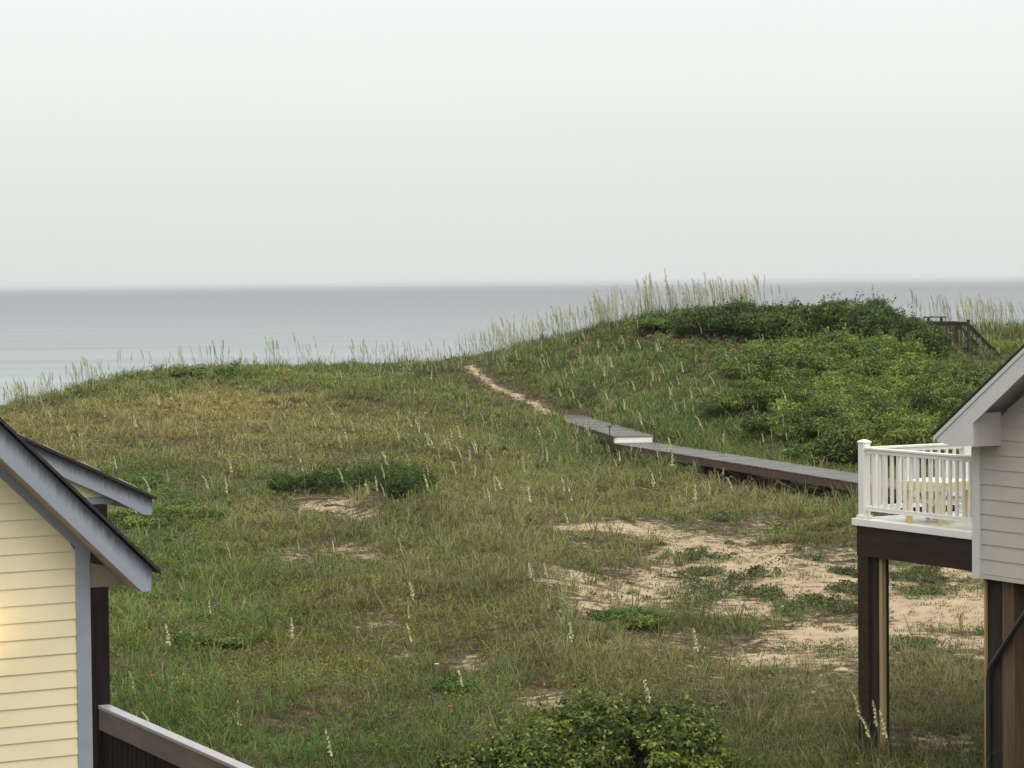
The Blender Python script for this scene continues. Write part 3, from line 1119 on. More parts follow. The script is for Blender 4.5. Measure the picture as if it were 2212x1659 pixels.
def shrub(name, c, rx, ry, h, n, size, cols, label, lob=None, *, cat='shrub', group=None, lobes=9, aspect=.5, seed=0, skirt=.0, upright=.5, needle=False, lobe_r=.5, depth=.34):
    """bush at ground point c: forked stems and a crown of leaves over many lobes"""
    r = np.random.default_rng(seed + 77)
    e = empty(name, c)
    tag(e, label, cat, group)
    # lobes on a dome
    L = []
    for i in range(lobes):
        a = r.uniform(0, 6.283)
        q = math.sqrt(r.random()) * .82
        lr = lobe_r * r.uniform(.7, 1.2)
        top = math.sqrt(max(0, 1 - q * q)) * r.uniform(.68, 1.14)
        L.append((math.cos(a) * q * rx, math.sin(a) * q * ry, max(.25, top - lr * .55) * h, lr))
    L = np.array(L if lob is None else lob)
    w = L[:, 3] ** 2
    i = r.choice(len(L), n, p=w / w.sum())
    d = r.normal(size=(n, 3))
    d[:, 2] = d[:, 2] + .35
    d /= np.linalg.norm(d, axis=1)[:, None]
    rad = L[i, 3] * (1 - depth * r.random(n) ** 1.6)
    sc = np.array([rx, ry, h * .8])
    # small bumps on every lobe make tufts of leaves
    bump = 1 + .16 * np.sin(d[:, 0] * 9 + i * 1.7) * np.sin(d[:, 1] * 8 + i) + .12 * np.sin(d[:, 2] * 11 + i * 2.3)
    p = L[i, :3] + d * sc * (rad * bump)[:, None]
    # leafy shoots poking out of the crown
    ns = 0 if needle else n // 90
    if ns:
        j0 = r.choice(n, ns)
        k0 = r.choice(n, ns * 14)
        jj = np.repeat(j0, 14)
        dd = d[jj] * .6 + np.array([0, 0, .8]) + np.repeat(r.normal(0, .25, (ns, 3)), 14, 0)
        ln = np.repeat(r.uniform(.12, .34, ns) * min(1, h), 14) * np.tile(np.linspace(0, 1, 14), ns)
        p[k0] = p[jj] + dd * ln[:, None] + r.normal(0, .022, (len(k0), 3))
        d[k0] = d[jj]
    gz = ground(c[0] + p[:, 0], c[1] + p[:, 1]) - c[2]
    p[:, 2] = np.maximum(p[:, 2], gz + .02 + r.random(n) * .12)
    nr = d + r.normal(0, .55, (n, 3)) + np.array([0, 0, upright])
    nr /= np.linalg.norm(nr, axis=1)[:, None]
    t = vnoise(p[:, 0] * 3 + i * 5, p[:, 2] * 3 + p[:, 1] * 2, 1.1)
    cc = lerp(np.array(cols[0])[None], np.array(cols[1])[None], (t - .25) * 1.8 + r.normal(0, .15, n))
    if len(cols) > 2:
        cc = lerp(cc, np.array(cols[2])[None], (r.random(n) < .12) * .9)
    cc = cc * r.uniform(.75, 1.25, (n, 1)) * r.uniform(.62, 1.22, (len(L), 1))[i]
    s = size * r.uniform(.7, 1.3, n)
    if needle:
        az = np.arctan2(d[:, 1], d[:, 0]) + r.normal(0, .5, n)
        V, Q, K = blades(p, az, s * 1.4, r.uniform(.5, 1.0, n), s * .22, cc)
    else:
        V, Q, K = leafs(p, nr, s, cc, aspect)
    link('foliage', np_mesh('foliage', V, Q, K), leaf_m, e)
    b = MB()
    for k in range(min(lobes, 7)):
        q = L[k]
        b.tube([(r.normal() * .06, r.normal() * .06, -.15), (q[0] * .4, q[1] * .4, q[2] * .5), (q[0] * .95, q[1] * .95, q[2] * .95)], [.035, .024, .01], 5)
        for _ in range(3):
            dd = r.normal(size=3)
            dd[2] = abs(dd[2])
            b.tube([(q[0] * .6, q[1] * .6, q[2] * .65), np.array(q[:3]) + dd * .25 * q[3] * sc], [.014, .005], 4)
    b.build('stem', bark_m, e)
    return e


def at(u, Y, dz=0.0):
    x = (u - CX) / F_PX * Y
    return np.array([x, Y, float(ground(x, Y)) - dz])


BR = ((.06, .12, .018), (.225, .30, .045), (.34, .36, .07))
MID = ((.045, .095, .018), (.18, .255, .04), (.30, .33, .06))
DK = ((.04, .09, .02), (.115, .185, .038), (.22, .26, .05))
VINE = ((.05, .105, .02), (.17, .235, .045), (.30, .30, .06))
FORE = ((.045, .08, .015), (.19, .245, .042), (.33, .35, .06))

SHRUBS = [
    # u, Y, half width m, height m, leaves, colours, label
    (1450, 103, 1.2, .55, 7000, DK, 'low dark bush among the sea oats, leftmost on the hilltop'),
    (1535, 101, 1.3, 1.05, 11000, DK, 'dark green bush on the hilltop under the tallest sea oats'),
    (1630, 101, 1.4, 1.25, 12000, DK, 'dark hilltop bush with a flat even top right of the tallest sea oats'),
    (1715, 100, 1.4, 1.25, 12000, VINE, 'vine covered bush with a yellowish top on the hill crest'),
    (1800, 100, 1.5, 1.3, 13000, VINE, 'vine draped bush just left of the tallest bush on the hill'),
    (1893, 99, 1.35, 1.55, 17000, DK, 'tallest dark bush on the hill with its crown peaked to the right'),
    (1985, 98, 1.15, 1.25, 12000, DK, 'dark rounded bush between the tallest bush and the wooden stair'),
    (2008, 96.5, .7, 1.1, 8000, DK, 'narrow dark bush leaning on the wooden stair platform'),
    (1700, 94, 1.7, .95, 13000, BR, 'bright yellow green bush, highest and leftmost of the thicket'),
    (1810, 94, 1.6, 1.0, 13000, BR, 'bright green bush right below the vine draped dark bush'),
    (1915, 93.5, 1.6, 1.0, 13000, BR, 'bright green bush below the tallest dark bush'),
    (2000, 91, 1.4, .6, 12000, BR, 'yellow green bush at the foot of the wooden stair platform'),
    (2125, 90, 1.3, .42, 13000, VINE, 'bright bush heaped with vines in front of the stair rail'),
    (1655, 90, 1.5, .9, 12000, MID, 'mid green bush at the left edge of the thicket, half way down'),
    (1765, 89, 1.7, .95, 13000, MID, 'dark hollowed bush in the middle of the thicket'),
    (1880, 88.5, 1.7, 1.0, 13000, BR, 'bright bush in the centre of the thicket'),
    (1995, 87, 1.7, .9, 13000, BR, 'bright bush left of the grey house roof'),
    (2090, 84, 1.5, .95, 12000, MID, 'dark green bush close behind the grey house roof edge'),
    (1720, 84, 1.5, .8, 11000, MID, 'low mid green bush in the lower left of the thicket'),
    (1835, 83, 1.7, .95, 13000, BR, 'leafy bush above the corner post of the white deck'),
    (1950, 82, 1.6, 1.0, 13000, BR, 'leafy bush right above the white deck railing'),
    (2030, 78, 1.5, 1.2, 12000, MID, 'bush behind the eave of the grey house'),
    (1800, 77, 1.4, .85, 11000, MID, 'low bush beside the boardwalk left of the white corner post'),
    (1905, 75.5, 1.5, 1.0, 12000, MID, 'bush behind the white deck railing next to the boardwalk'),
    (1760, 73, .8, .5, 4500, MID, 'small bush touching the far edge of the boardwalk'),
    (1650, 84.5, 1.3, .75, 9000, MID, 'mid green bush between the small grass bush and the thicket edge'),
    (1790, 81, 1.5, .85, 11000, BR, 'bright low bush in the bottom row of the thicket'),
    (1700, 78.5, 1.2, .7, 9000, MID, 'low bush at the lower left corner of the thicket near the boardwalk'),
    (1860, 72.5, 1.2, .85, 10000, MID, 'bush right behind the white corner post of the deck'),
    (1960, 71, 1.3, .95, 10000, BR, 'bush seen through the white balusters of the deck'),
    (1590, 84, 1.0, .5, 5500, MID, 'small green bush in the grass left of the thicket'),
]
for j, (u, Y, hw, h, n, cols, lab) in enumerate(SHRUBS):
    dk = Y > 95.5
    shrub('wax_myrtle', at(u, Y), hw * 1.12, hw * (.85 if dk else 1.35), h * (1.0 if dk else 1.25), int(n * 1.75), .092 if Y > 86 else .082, cols, lab,
          group='bushes of the hillside thicket', lobes=16 if dk else 24, seed=j * 3 + 1, lobe_r=.38 if dk else .29, upright=.25)

shrub('bayberry_bush', at(1350, 32.9, .1), 1.6, 1.5, 1.0, 34000, .075, FORE, 'large rounded leafy bush at the bottom edge of the picture', lobes=44, seed=301, lobe_r=.21, depth=.6,
      group='near bushes at the bottom edge')
shrub('bayberry_bush', at(1095, 32.3, .1), 1.2, 1.0, .88, 20000, .072, FORE, 'smaller darker bush joined to the left of the large bottom bush', lobes=30, seed=302, lobe_r=.24, depth=.6,
      group='near bushes at the bottom edge')

JUN = ((.036, .08, .012), (.11, .175, .027))
_rj = np.random.default_rng(5)
_jl = []
for _k in range(44):
    _t = _rj.random()
    _jl.append((-1.85 + 3.0 * _t + _rj.normal() * .06, .8 + _rj.normal() * (.35 + .3 * _t), (.22 + .20 * _t) * (1 - .4 * _rj.random()), .13 + .13 * _rj.random()))
for _k in range(60):        # the taller right end curling down towards the viewer
    _t = _rj.random()
    _jl.append((.7 + .95 * math.sin(_t * 1.9) + _rj.normal() * .16, .9 - 4.3 * _t, _rj.uniform(.18, .44), .20 + .13 * _rj.random()))

shrub('juniper_mound', at(745, 65.3), 1.3, 1.8, .95, 80000, .075, JUN, 'low dark green juniper mound curving round the bare sand bank', _jl, cat='juniper', seed=401, aspect=.3, upright=.8, depth=.5)

WEED = [
    (330, 1040, .7, .32, 'bright leafy weed patch over the near tip of the yellow roof'),
    (385, 1105, .8, .3, 'dark green leafy weeds right of the yellow house gable'),
    (290, 1120, .7, .35, 'green weeds hanging close to the porch roof of the yellow house'),
    (420, 808, .9, .3, 'dark low bush on the left crest, the larger one'),
    (500, 806, .6, .32, 'dark low bush on the left crest below the small bird'),
    (1335, 1330, .55, .2, 'bright green leafy plant at the lower edge of the bare sand'),
    (1400, 1345, .5, .25, 'dull green weed right of the bright leafy plant on the sand'),
    (460, 1385, .6, .25, 'dark weed clump on the lower left slope'),
    (1000, 1480, .4, .2, 'fresh green leafy plant above the bottom bushes'),
    (1340, 985, .0, .0, None),
]
for j, (u, v, rx, h, lab) in enumerate(WEED):
    if lab is None:
        continue
    q = hit_ground(u, v, h * .5, 33)
    shrub('leafy_weed', q, rx, rx * .8, h, int(5200 * rx + 900), max(.05, q[1] * .001), MID if j not in (0, 5, 8) else ((.07, .14, .03), (.13, .24, .05)), lab, cat='weed', lobes=7,
          seed=500 + j, lobe_r=.45, group='low leafy weeds')

# prostrate mats on the bare sand
MATS_UV = [(1490, 1250, .75, 'green mat plant at the upper left of the bare sand'), (1620, 1250, .6, 'green mat plant on the sand, level with the first mat'),
           (1560, 1292, .95, 'widest green mat plant in the middle of the sand'), (1650, 1295, .6, 'narrow mat plant touching the widest mat'),
           (1725, 1318, .6, 'mat plant on the lower sand left of the deck post'), (1780, 1304, .5, 'small mat plant just above the lowest mat'),
           (1520, 1203, .6, 'yellow green mat at the top of the sand'), (1980, 1252, .8, 'mat plant on the sand between the deck post and the house piling'),
           (2010, 1282, .7, 'lower mat plant between the deck post and the house piling'), (1835, 1242, .5, 'mat plant on the sand just left of the deck post'),
           (1835, 1280, .5, 'ragged mat plant lower left of the deck post'), (1835, 1325, .55, 'grey green mat at the left foot of the deck post shadowless sand'),
           (1560, 1120, .5, 'dark mat at the far edge of the sand under the boardwalk'), (1950, 1395, .5, 'sparse mat on the sand seen right of the deck post')]
for j, (u, v, rx, lab) in enumerate(MATS_UV):
    q = hit_ground(u, v, 0, 33)
    lab = lab.replace(' shadowless sand', '')
    shrub('mat_plant', q, rx, rx * 1.6, .07, int(1800 * rx), .06, ((.06, .10, .035), (.13, .17, .06), (.25, .14, .06)), lab, cat='mat plant', lobes=9, seed=600 + j, lobe_r=.33,
          group='mat plants spread on the bare sand')

# ------------------------------------------------------------------ boardwalk
wood_top = mat('boardwalk_plank', (.092, .085, .072), .38, .5, vary=.85, vscale=1.0, streak=(2.2, .12, 1), rough_vary=.2, bump=.3)
wood_side = mat('boardwalk_beam', (.085, .05, .032), .7, .3, vary=.35, vscale=6, bump=.3)
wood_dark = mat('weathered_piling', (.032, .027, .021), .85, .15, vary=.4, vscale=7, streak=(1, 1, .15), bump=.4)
white_paint = mat('white_step_paint', (.90, .88, .81), .6, .4, vary=.06, vscale=10)


def boardwalk():
    ang = math.atan2(_dirL[1], _dirL[0])
    e = empty('boardwalk', (WB[0], WB[1], LOW_Z), ang)
    tag(e, 'weathered grey wooden boardwalk crossing the dune toward the beach', 'boardwalk')
    b = MB()
    x, r = -44.0, random.Random(4)
    hw = LOW_W / 2
    while x < .25:
        w = .14
        t = r.uniform(-.003, .003)
        b.box(x, x + w, -hw + r.uniform(-.012, .012), hw + r.uniform(-.012, .012), -.035 + t, 0 + t)
        x += w + .012
    b.build('lower_deck_boards', wood_top, e)
    s = MB()
    for sgn in (-1, 1):
        s.box(-44, .05, sgn * (hw - .06) - .022, sgn * (hw - .06) + .022, -.21, -.037)
    s.box(-44, .05, hw - .035, hw + .003, -.225, -.05)
    s.build('side_beam', wood_side, e)
    x = -42.0
    while x < 0.5:
        for sgn in (-1, 1):
            gx = WB + _dirL * x + np.array([-_dirL[1], _dirL[0]]) * sgn * (hw - .16)
            gz = float(ground(gx[0], gx[1])) - LOW_Z
            p = MB()
            p.box(x - .07, x + .07, sgn * (hw - .16) - .07, sgn * (hw - .16) + .07, gz - .4, -.04)
            p.build('post', wood_dark, e)
        x += 2.44
    # upper level
    au = math.atan2(_dirU[1], _dirU[0]) - ang
    ca, sa = math.cos(au), math.sin(au)
    o0 = np.array([0.0, hw])       # left front corner of the lower walk at the step (local +y is the picture's left)
    L = float(np.linalg.norm(WC - WBu))
    dz = UP_Z - LOW_Z

    def T(a, c, z):                # along, across (0 = left edge, grows to the right), up
        return (o0[0] + ca * a + sa * c, o0[1] + sa * a - ca * c, z)
    b = MB()
    x = 0.0
    while x < L:
        q = r.uniform(-.01, .01)
        b.prism([T(x, q, dz - .035), T(x + .135, q, dz - .035), T(x + .135, UP_W + q, dz - .035), T(x, UP_W + q, dz - .035)], (0, 0, .035 + r.uniform(-.003, .003)))
        x += .15
    b.build('upper_deck_boards', wood_top, e)
    s = MB()
    s.prism([T(.03, .02, dz - .22), T(L, .02, dz - .22), T(L, .06, dz - .22), T(.03, .06, dz - .22)], (0, 0, .18))
    s.prism([T(.03, UP_W - .06, dz - .27), T(L, UP_W - .06, dz - .27), T(L, UP_W - .02, dz - .27), T(.03, UP_W - .02, dz - .27)], (0, 0, .23))
    s.build('upper_side_beam', wood_side, e)
    w = MB()
    w.prism([T(-.022, .02, .006), T(.024, .02, .006), T(.024, UP_W - .02, .006), T(-.022, UP_W - .02, .006)], (0, 0, dz - .044))
    w.build('white_riser', white_paint, e)
    n = MB()
    n.prism([T(-.045, -.01, dz - .036), T(.0, -.01, dz - .036), T(.0, UP_W + .01, dz - .036), T(-.045, UP_W + .01, dz - .036)], (0, 0, .036))
    n.build('step_nosing', mat('step_nosing', (.22, .17, .10), .5, .4, vary=.3), e)
    for a in (.2, 3.0, 6.0, 9.0):
        for c in (.16, UP_W - .16):
            g = T(a, c, 0)
            wx = WB + _dirL * g[0] + np.array([-_dirL[1], _dirL[0]]) * g[1]
            gz = float(ground(wx[0], wx[1])) - LOW_Z
            p = MB()
            p.box(g[0] - .06, g[0] + .06, g[1] - .06, g[1] + .06, gz - .3, dz - .04)
            p.build('post', wood_dark, e)
    return T, ang


TU, _ang = boardwalk()


def to_world(l):
    q = WB + _dirL * l[0] + np.array([-_dirL[1], _dirL[0]]) * l[1]
    return np.array([q[0], q[1], LOW_Z + l[2]])


black_metal = mat('black_plastic', (.02, .02, .022), .4, .5)
lamp_glass = mat('lamp_lens', (.35, .36, .36), .25, .5)


def path_light(pos, label):
    e = empty('path_light', pos)
    tag(e, label, 'path light', 'solar path lights at the step')
    MB().lathe([(.014, -.15), (.014, .24)], k=8).build('stake', black_metal, e)
    MB().lathe([(.034, .23), (.038, .30)], k=12).build('lens', lamp_glass, e)
    MB().lathe([(.085, .298), (.088, .31), (.04, .345), (.012, .352)], k=16).build('cap', black_metal, e)


q = to_world(TU(.12, -.09, 0))
path_light((q[0], q[1], UP_Z - .02), 'black solar path light at the left end of the white step')
q = to_world(TU(.25, UP_W + .10, 0))
path_light((q[0], q[1], UP_Z - .02), 'black solar path light at the right end of the white step')

# ------------------------------------------------------------------ grey house with the white deck
TH = math.radians(29.5)
GO = np.array([4.49, 34.0, 7.94])
vinyl = mat('white_vinyl', (.80, .79, .745), .35, .5, vary=.03, vscale=3)
trimw = mat('grey_white_trim', (.60, .60, .56), .55, .4, vary=.05, vscale=3)
sidg = mat('grey_clapboard', (.50, .47, .405), .7, .3, vary=.05, vscale=2.2, bump=.15, bscale=60)
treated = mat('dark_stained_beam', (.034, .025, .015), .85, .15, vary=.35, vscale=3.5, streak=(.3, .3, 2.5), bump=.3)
pale_pine = mat('pale_pine_board', (.37, .27, .135), .7, .3, vary=.25, vscale=3, streak=(6, 6, .4), bump=.2)
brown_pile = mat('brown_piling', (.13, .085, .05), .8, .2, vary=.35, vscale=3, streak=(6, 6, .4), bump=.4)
shingle = mat('dark_shingle', (.035, .035, .038), .85, .3, vary=.4, vscale=20, bump=.6)
soffit_m = mat('grey_soffit', (.56, .54, .49), .7, .3, vary=.04)


def course_wall(b, axis_fixed, f0, out, lo_fn, hi_fn, z0, z1, step, lap=.016):
    """lap siding: each course a wedge proud at its foot. axis_fixed 'x' or 'y'; f0 the wall plane; out = +-1 outward"""
    z = z0
    while z < z1 - 1e-6:
        zt = min(z + step, z1)
        a0, a1, b0, b1 = lo_fn(z), hi_fn(z), lo_fn(zt), hi_fn(zt)
        if a1 - a0 > .01 or b1 - b0 > .01:
            pr, back = f0 + out * lap, f0 - out * .02
            thin = f0 + out * .003
            pts = [(a0, pr, z), (a1, pr, z), (max(b1, b0), thin, zt), (b0, thin, zt), (a0, back, z), (a1, back, z), (max(b1, b0), back, zt), (b0, back, zt)]
            if axis_fixed == 'x':
                pts = [(q[1], q[0], q[2]) for q in pts]
            n = len(b.v)
            b.v += pts
            b.f += [tuple(n + i for i in qq) for qq in ((0, 1, 2, 3), (4, 7, 6, 5), (0, 4, 5, 1), (1, 5, 6, 2), (2, 6, 7, 3), (3, 7, 4, 0))]
        z = zt


def grey_house():
    e = empty('grey_house', (GO[0], GO[1], 11 - 6.05), TH)
    tag(e, 'raised grey sided house with white trimmed gable at the right edge', 'house')
    dz = GO[2] - e.location[2]

    def B(mb, name, m_, bevel=0.0, par=e):
        mb.v = [(x, y, z + dz) for x, y, z in mb.v]
        return mb.build(name, m_, par, bevel)
    SL = .655                       # roof slope
    y_c = -2.29                     # outer corner of the wall
    W = 7.6                         # gable width

    def roof_z(y):                  # top line of the rake board
        return 1.15 + SL * (-2.08 - y) if y >= y_c - W / 2 - .1 else roof_z(2 * (y_c - W / 2 - .1) - y)
    # wall seen in the picture: plane x = 0, facing -x
    wb = MB()
    yr = y_c - W

    def lo(z):
        k = (z - 1.15 + .2) / SL
        return max(yr, yr - .2 + k) if z > 1.0 else yr

    def hi(z):
        k = (z - 1.15 + .2) / SL
        return min(y_c, -2.08 - k + .0) if z > 1.0 else y_c
    course_wall(wb, 'x', 0.0, -1, lo, hi, -.57 + .055, 3.4, .182)
    B(wb, 'siding', sidg)
    body = MB()
    body.box(.03, 9.0, yr, y_c - .01, -.5, 1.15)
    B(body, 'wall', sidg)
    sk = MB()
    sk.box(-.02, .03, yr, y_c - .13, -.57, -.52)
    B(sk, 'skirt_board', sidg)
    t = MB()
    t.box(-.035, .09, y_c - .125, y_c + .02, -.575, 1.16)
    B(t, 'corner_trim', trimw, .003)
    # roof: two slopes, gable overhang of 0.41 m
    ym = y_c - W / 2 - .1
    zt = roof_z(ym)
    ys = -2.02
    for nm, s in (('roof', 1), ('roof', -1)):
        ye = ys if s == 1 else 2 * ym - ys
        r = MB()
        ze = 1.19
        r.prism([(-.45, ye, ze), (-.45, ym, zt + .075), (-.45, ym, zt + .045), (-.45, ye, ze - .03)], (9.9, 0, 0))
        B(r, nm, shingle)
        d = MB()
        d.prism([(-.40, ye - .04 * s, ze - .035), (-.40, ym, zt + .035), (-.40, ym, zt - .12), (-.40, ye - .04 * s, ze - .10)], (9.8, 0, 0))
        B(d, 'soffit', soffit_m)
        f = MB()
        y0, y1 = ye - .06 * s, ym
        # long rake board, its foot cut to the box return
        f.prism([(-.435, y0, ze - .045), (-.435, y1, zt + .04), (-.435, y1, zt - .23), (-.435, y0 - .70 * s, 1.34), (-.435, y0 - .70 * s, 1.065),
                 (-.435, y0 - .30 * s, 1.055), (-.435, y0 - .03 * s, 1.09)], (.025, 0, 0))
        B(f, 'bargeboard', trimw)
        g = MB()
        g.prism([(-.447, y0 + .02 * s, ze - .028), (-.447, y1, zt + .052), (-.447, y1, zt - .005), (-.447, y0 + .02 * s, ze - .085)], (.012, 0, 0))
        B(g, 'shadow_board', trimw)
        # closed box at the eave return
        bx = MB()
        yb0, yb1 = sorted((y0 - .04 * s, y0 - .70 * s))
        bx.prism([(-.408, yb1 if s == 1 else yb0, 1.075), (-.408, yb0 if s == 1 else yb1, 1.06), (-.408, yb0 if s == 1 else yb1, 1.46), (-.408, yb1 if s == 1 else yb0, 1.12)],
                 (.404, 0, 0))
        B(bx, 'eave_return', soffit_m)
        gu = MB()
        gu.box(-.40, 9.4, (ye if s == 1 else ye - .03), (ye + .03 if s == 1 else ye), ze - .12, ze - .0)
        B(gu, 'fascia', trimw)
    # floor frame and pilings below the house
    fr = MB()
    fr.box(.06, 9.0, yr + .05, y_c - .14, -.52, -.505)
    for yy in np.arange(yr + .2, y_c - .3, .6):
        fr.box(.1, 8.9, yy, yy + .045, -.75, -.52)
    B(fr, 'floor_frame', treated)
    zg = -dz
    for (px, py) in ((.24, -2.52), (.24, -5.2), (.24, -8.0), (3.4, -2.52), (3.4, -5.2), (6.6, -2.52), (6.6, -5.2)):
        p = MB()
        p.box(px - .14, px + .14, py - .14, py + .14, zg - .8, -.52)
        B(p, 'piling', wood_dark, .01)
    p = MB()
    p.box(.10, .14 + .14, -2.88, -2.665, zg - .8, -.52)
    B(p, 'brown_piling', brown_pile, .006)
    p = MB()
    p.box(.062, .098, -2.41, -2.375, zg - .8, -.56)
    B(p, 'brace_board', pale_pine, .003)
    # black drain pipe
    p = MB()
    p.tube([(.03, -3.5, -.62), (.05, -3.35, -.70), (.055, -2.52, -1.63), (.06, -2.46, -1.78), (.06, -2.46, -3.0), (.06, -2.46, -3.35)], .035, 10)
    pp = B(p, 'drain_pipe', black_metal)
    # ---- deck
    dk = MB()
    y = y_c + .06
    DX = 3.6
    yy = 0.13
    dk_b = MB()
    xq = .14
    while xq < DX:
        dk_b.box(xq, xq + .135, -2.27, .10, -.06, -.03)
        xq += .141
    B(dk_b, 'deck_boards', mat('pale_deck_board', (.55, .54, .50), .45, .4, vary=.08, vscale=4))
    f = MB()
    f.box(-.03, .135, y_c + .025, .16, -.115, -.027)
    f.box(.137, DX, .102, .16, -.115, -.027)
    B(f, 'deck_fascia', vinyl, .003)
    bm_ = MB()
    bm_.box(.0, .05, y_c + .03, .09, -.505, -.117)
    bm_.box(.052, .10, y_c + .03, .088, -.50, -.12)
    bm_.box(.102, DX, .04, .088, -.48, -.12)
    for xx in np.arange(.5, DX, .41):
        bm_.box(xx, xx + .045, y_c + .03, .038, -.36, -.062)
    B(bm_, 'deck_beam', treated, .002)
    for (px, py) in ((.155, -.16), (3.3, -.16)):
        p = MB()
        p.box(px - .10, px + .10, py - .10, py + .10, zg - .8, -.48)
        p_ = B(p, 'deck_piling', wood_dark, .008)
    # dark brace bolted on the outer face, pale new board on the near face
    p = MB()
    p.box(.002, .053, -.14, .075, zg - .8, -.507)
    B(p, 'outer_brace_board', treated, .002)
    p = MB()
    p.box(.085, .155, -.325, -.262, zg - .8, -.52)
    B(p, 'pale_brace_board', pale_pine, .003)

    def railing(pts_a, pts_b, name, posts):
        a, b = np.array(pts_a, float), np.array(pts_b, float)
        L = np.linalg.norm(b - a)
        d = (b - a) / L
        rt = MB()
        rt.bar(a + (0, 0, .885), b + (0, 0, .885), .085, .03)
        rt.bar(a + (0, 0, .845), b + (0, 0, .845), .05, .05)
        r = B(rt, name, vinyl, .004)
        bt = MB()
        bt.bar(a + (0, 0, .115), b + (0, 0, .115), .05, .045)
        bt.bar(a + (0, 0, .088), b + (0, 0, .088), .065, .012)
        bt.v = [(x, y, z + dz) for x, y, z in bt.v]
        bt.build('bottom_rail', vinyl, r, .003)
        n = int(L / .128)
        for i in range(1, n):
            q = a + d * (L * i / n)
            k = MB()
            k.box(q[0] - .019, q[0] + .019, q[1] - .019, q[1] + .019, .135, .822)
            k.v = [(x, y, z + dz) for x, y, z in k.v]
            k.build('baluster', vinyl, r, .002)
        return r
    railing((.06, -.06, 0), (.06, y_c + .03, 0), 'railing', 1)
    railing((.12, .0, 0), (1.66, .0, 0), 'railing', 1)
    railing((1.78, .0, 0), (DX, .0, 0), 'railing', 1)
    for (px, py) in ((.06, .0), (1.72, .0), (.10, y_c + .11)):
        p = MB()
        if py < -1:
            continue
        p.box(px - .058, px + .058, py - .058, py + .058, -.028, .955)
        po = B(p, 'newel_post', vinyl, .004)
        c = MB()
        c.lathe([(.095, .955), (.095, .972), (.075, .985), (.02, 1.0)], (px, py, 0), 4)
        a45 = math.pi / 4
        c.v = [(px + (x - px) * math.cos(a45) - (y - py) * math.sin(a45), py + (x - px) * math.sin(a45) + (y - py) * math.cos(a45), z + dz) for x, y, z in c.v]
        c.build('cap', vinyl, po, .002)
        s = MB()
        s.box(px - .075, px + .075, py - .075, py + .075, -.027, .02)
        s.v = [(x, y, z + dz) for x, y, z in s.v]
        s.build('base_collar', vinyl, po, .003)
    # shadow rail of boardwalk access seen through the deck is the boardwalk itself


grey_house()


# yellow side table on the deck
def side_table():
    ex = np.array([math.cos(TH), math.sin(TH)])
    ey = np.array([-math.sin(TH), math.cos(TH)])
    fc = GO[:2] + ex * .36 + ey * (-1.30)           # front corner
    S = .68
    a = math.radians(45)
    d1 = np.array([math.cos(a + .06), math.sin(a + .06)])
    d2 = np.array([-d1[1], d1[0]])
    cen = fc + (d1 + d2) * S / 2
    e = empty('side_table', (cen[0], cen[1], GO[2] - .03), a + .06)
    tag(e, 'yellow wooden side table on the white deck', 'table')
    ym = mat('yellow_paint', (.78, .66, .26), .5, .4, vary=.12, vscale=5)
    yt = mat('pale_yellow_top', (.88, .78, .45), .45, .4, vary=.05, vscale=5)
    h = .535
    t = MB()
    for k in range(5):
        x0 = -S / 2 + k * S / 5
        t.box(x0 + .003, x0 + S / 5 - .003, -S / 2, S / 2, h - .022, h)
    t.build('table_top', yt, e, .003)
    s = MB()
    i = S / 2 - .01
    for sg in (-1, 1):
        s.box(-i, i, sg * i - .012, sg * i + .012, h - .125, h - .024)
        s.box(sg * i - .012, sg * i + .012, -i + .014, i - .014, h - .125, h - .024)
    s.build('apron', ym, e, .002)
    j = S / 2 - .035
    for sx in (-1, 1):
        for sy in (-1, 1):
            l = MB()
            l.box(sx * (j - .075) - .035, sx * (j - .075) + .035, sy * j - .011, sy * j + .011, 0, h - .03)
            l.box(sx * j - .011, sx * j + .011, sy * (j - .075) - .035, sy * (j - .075) + .035, 0, h - .03)
            l.build('leg', ym, e, .002)
    r = MB()
    k = j - .11
    for sg in (-1, 1):
        r.box(-k, k, sg * (j - .025) - .011, sg * (j - .025) + .011, .25, .31)
        r.box(sg * (j - .025) - .011, sg * (j - .025) + .011, -k, k, .25, .31)
    r.build('stretcher', ym, e, .002)


side_table()


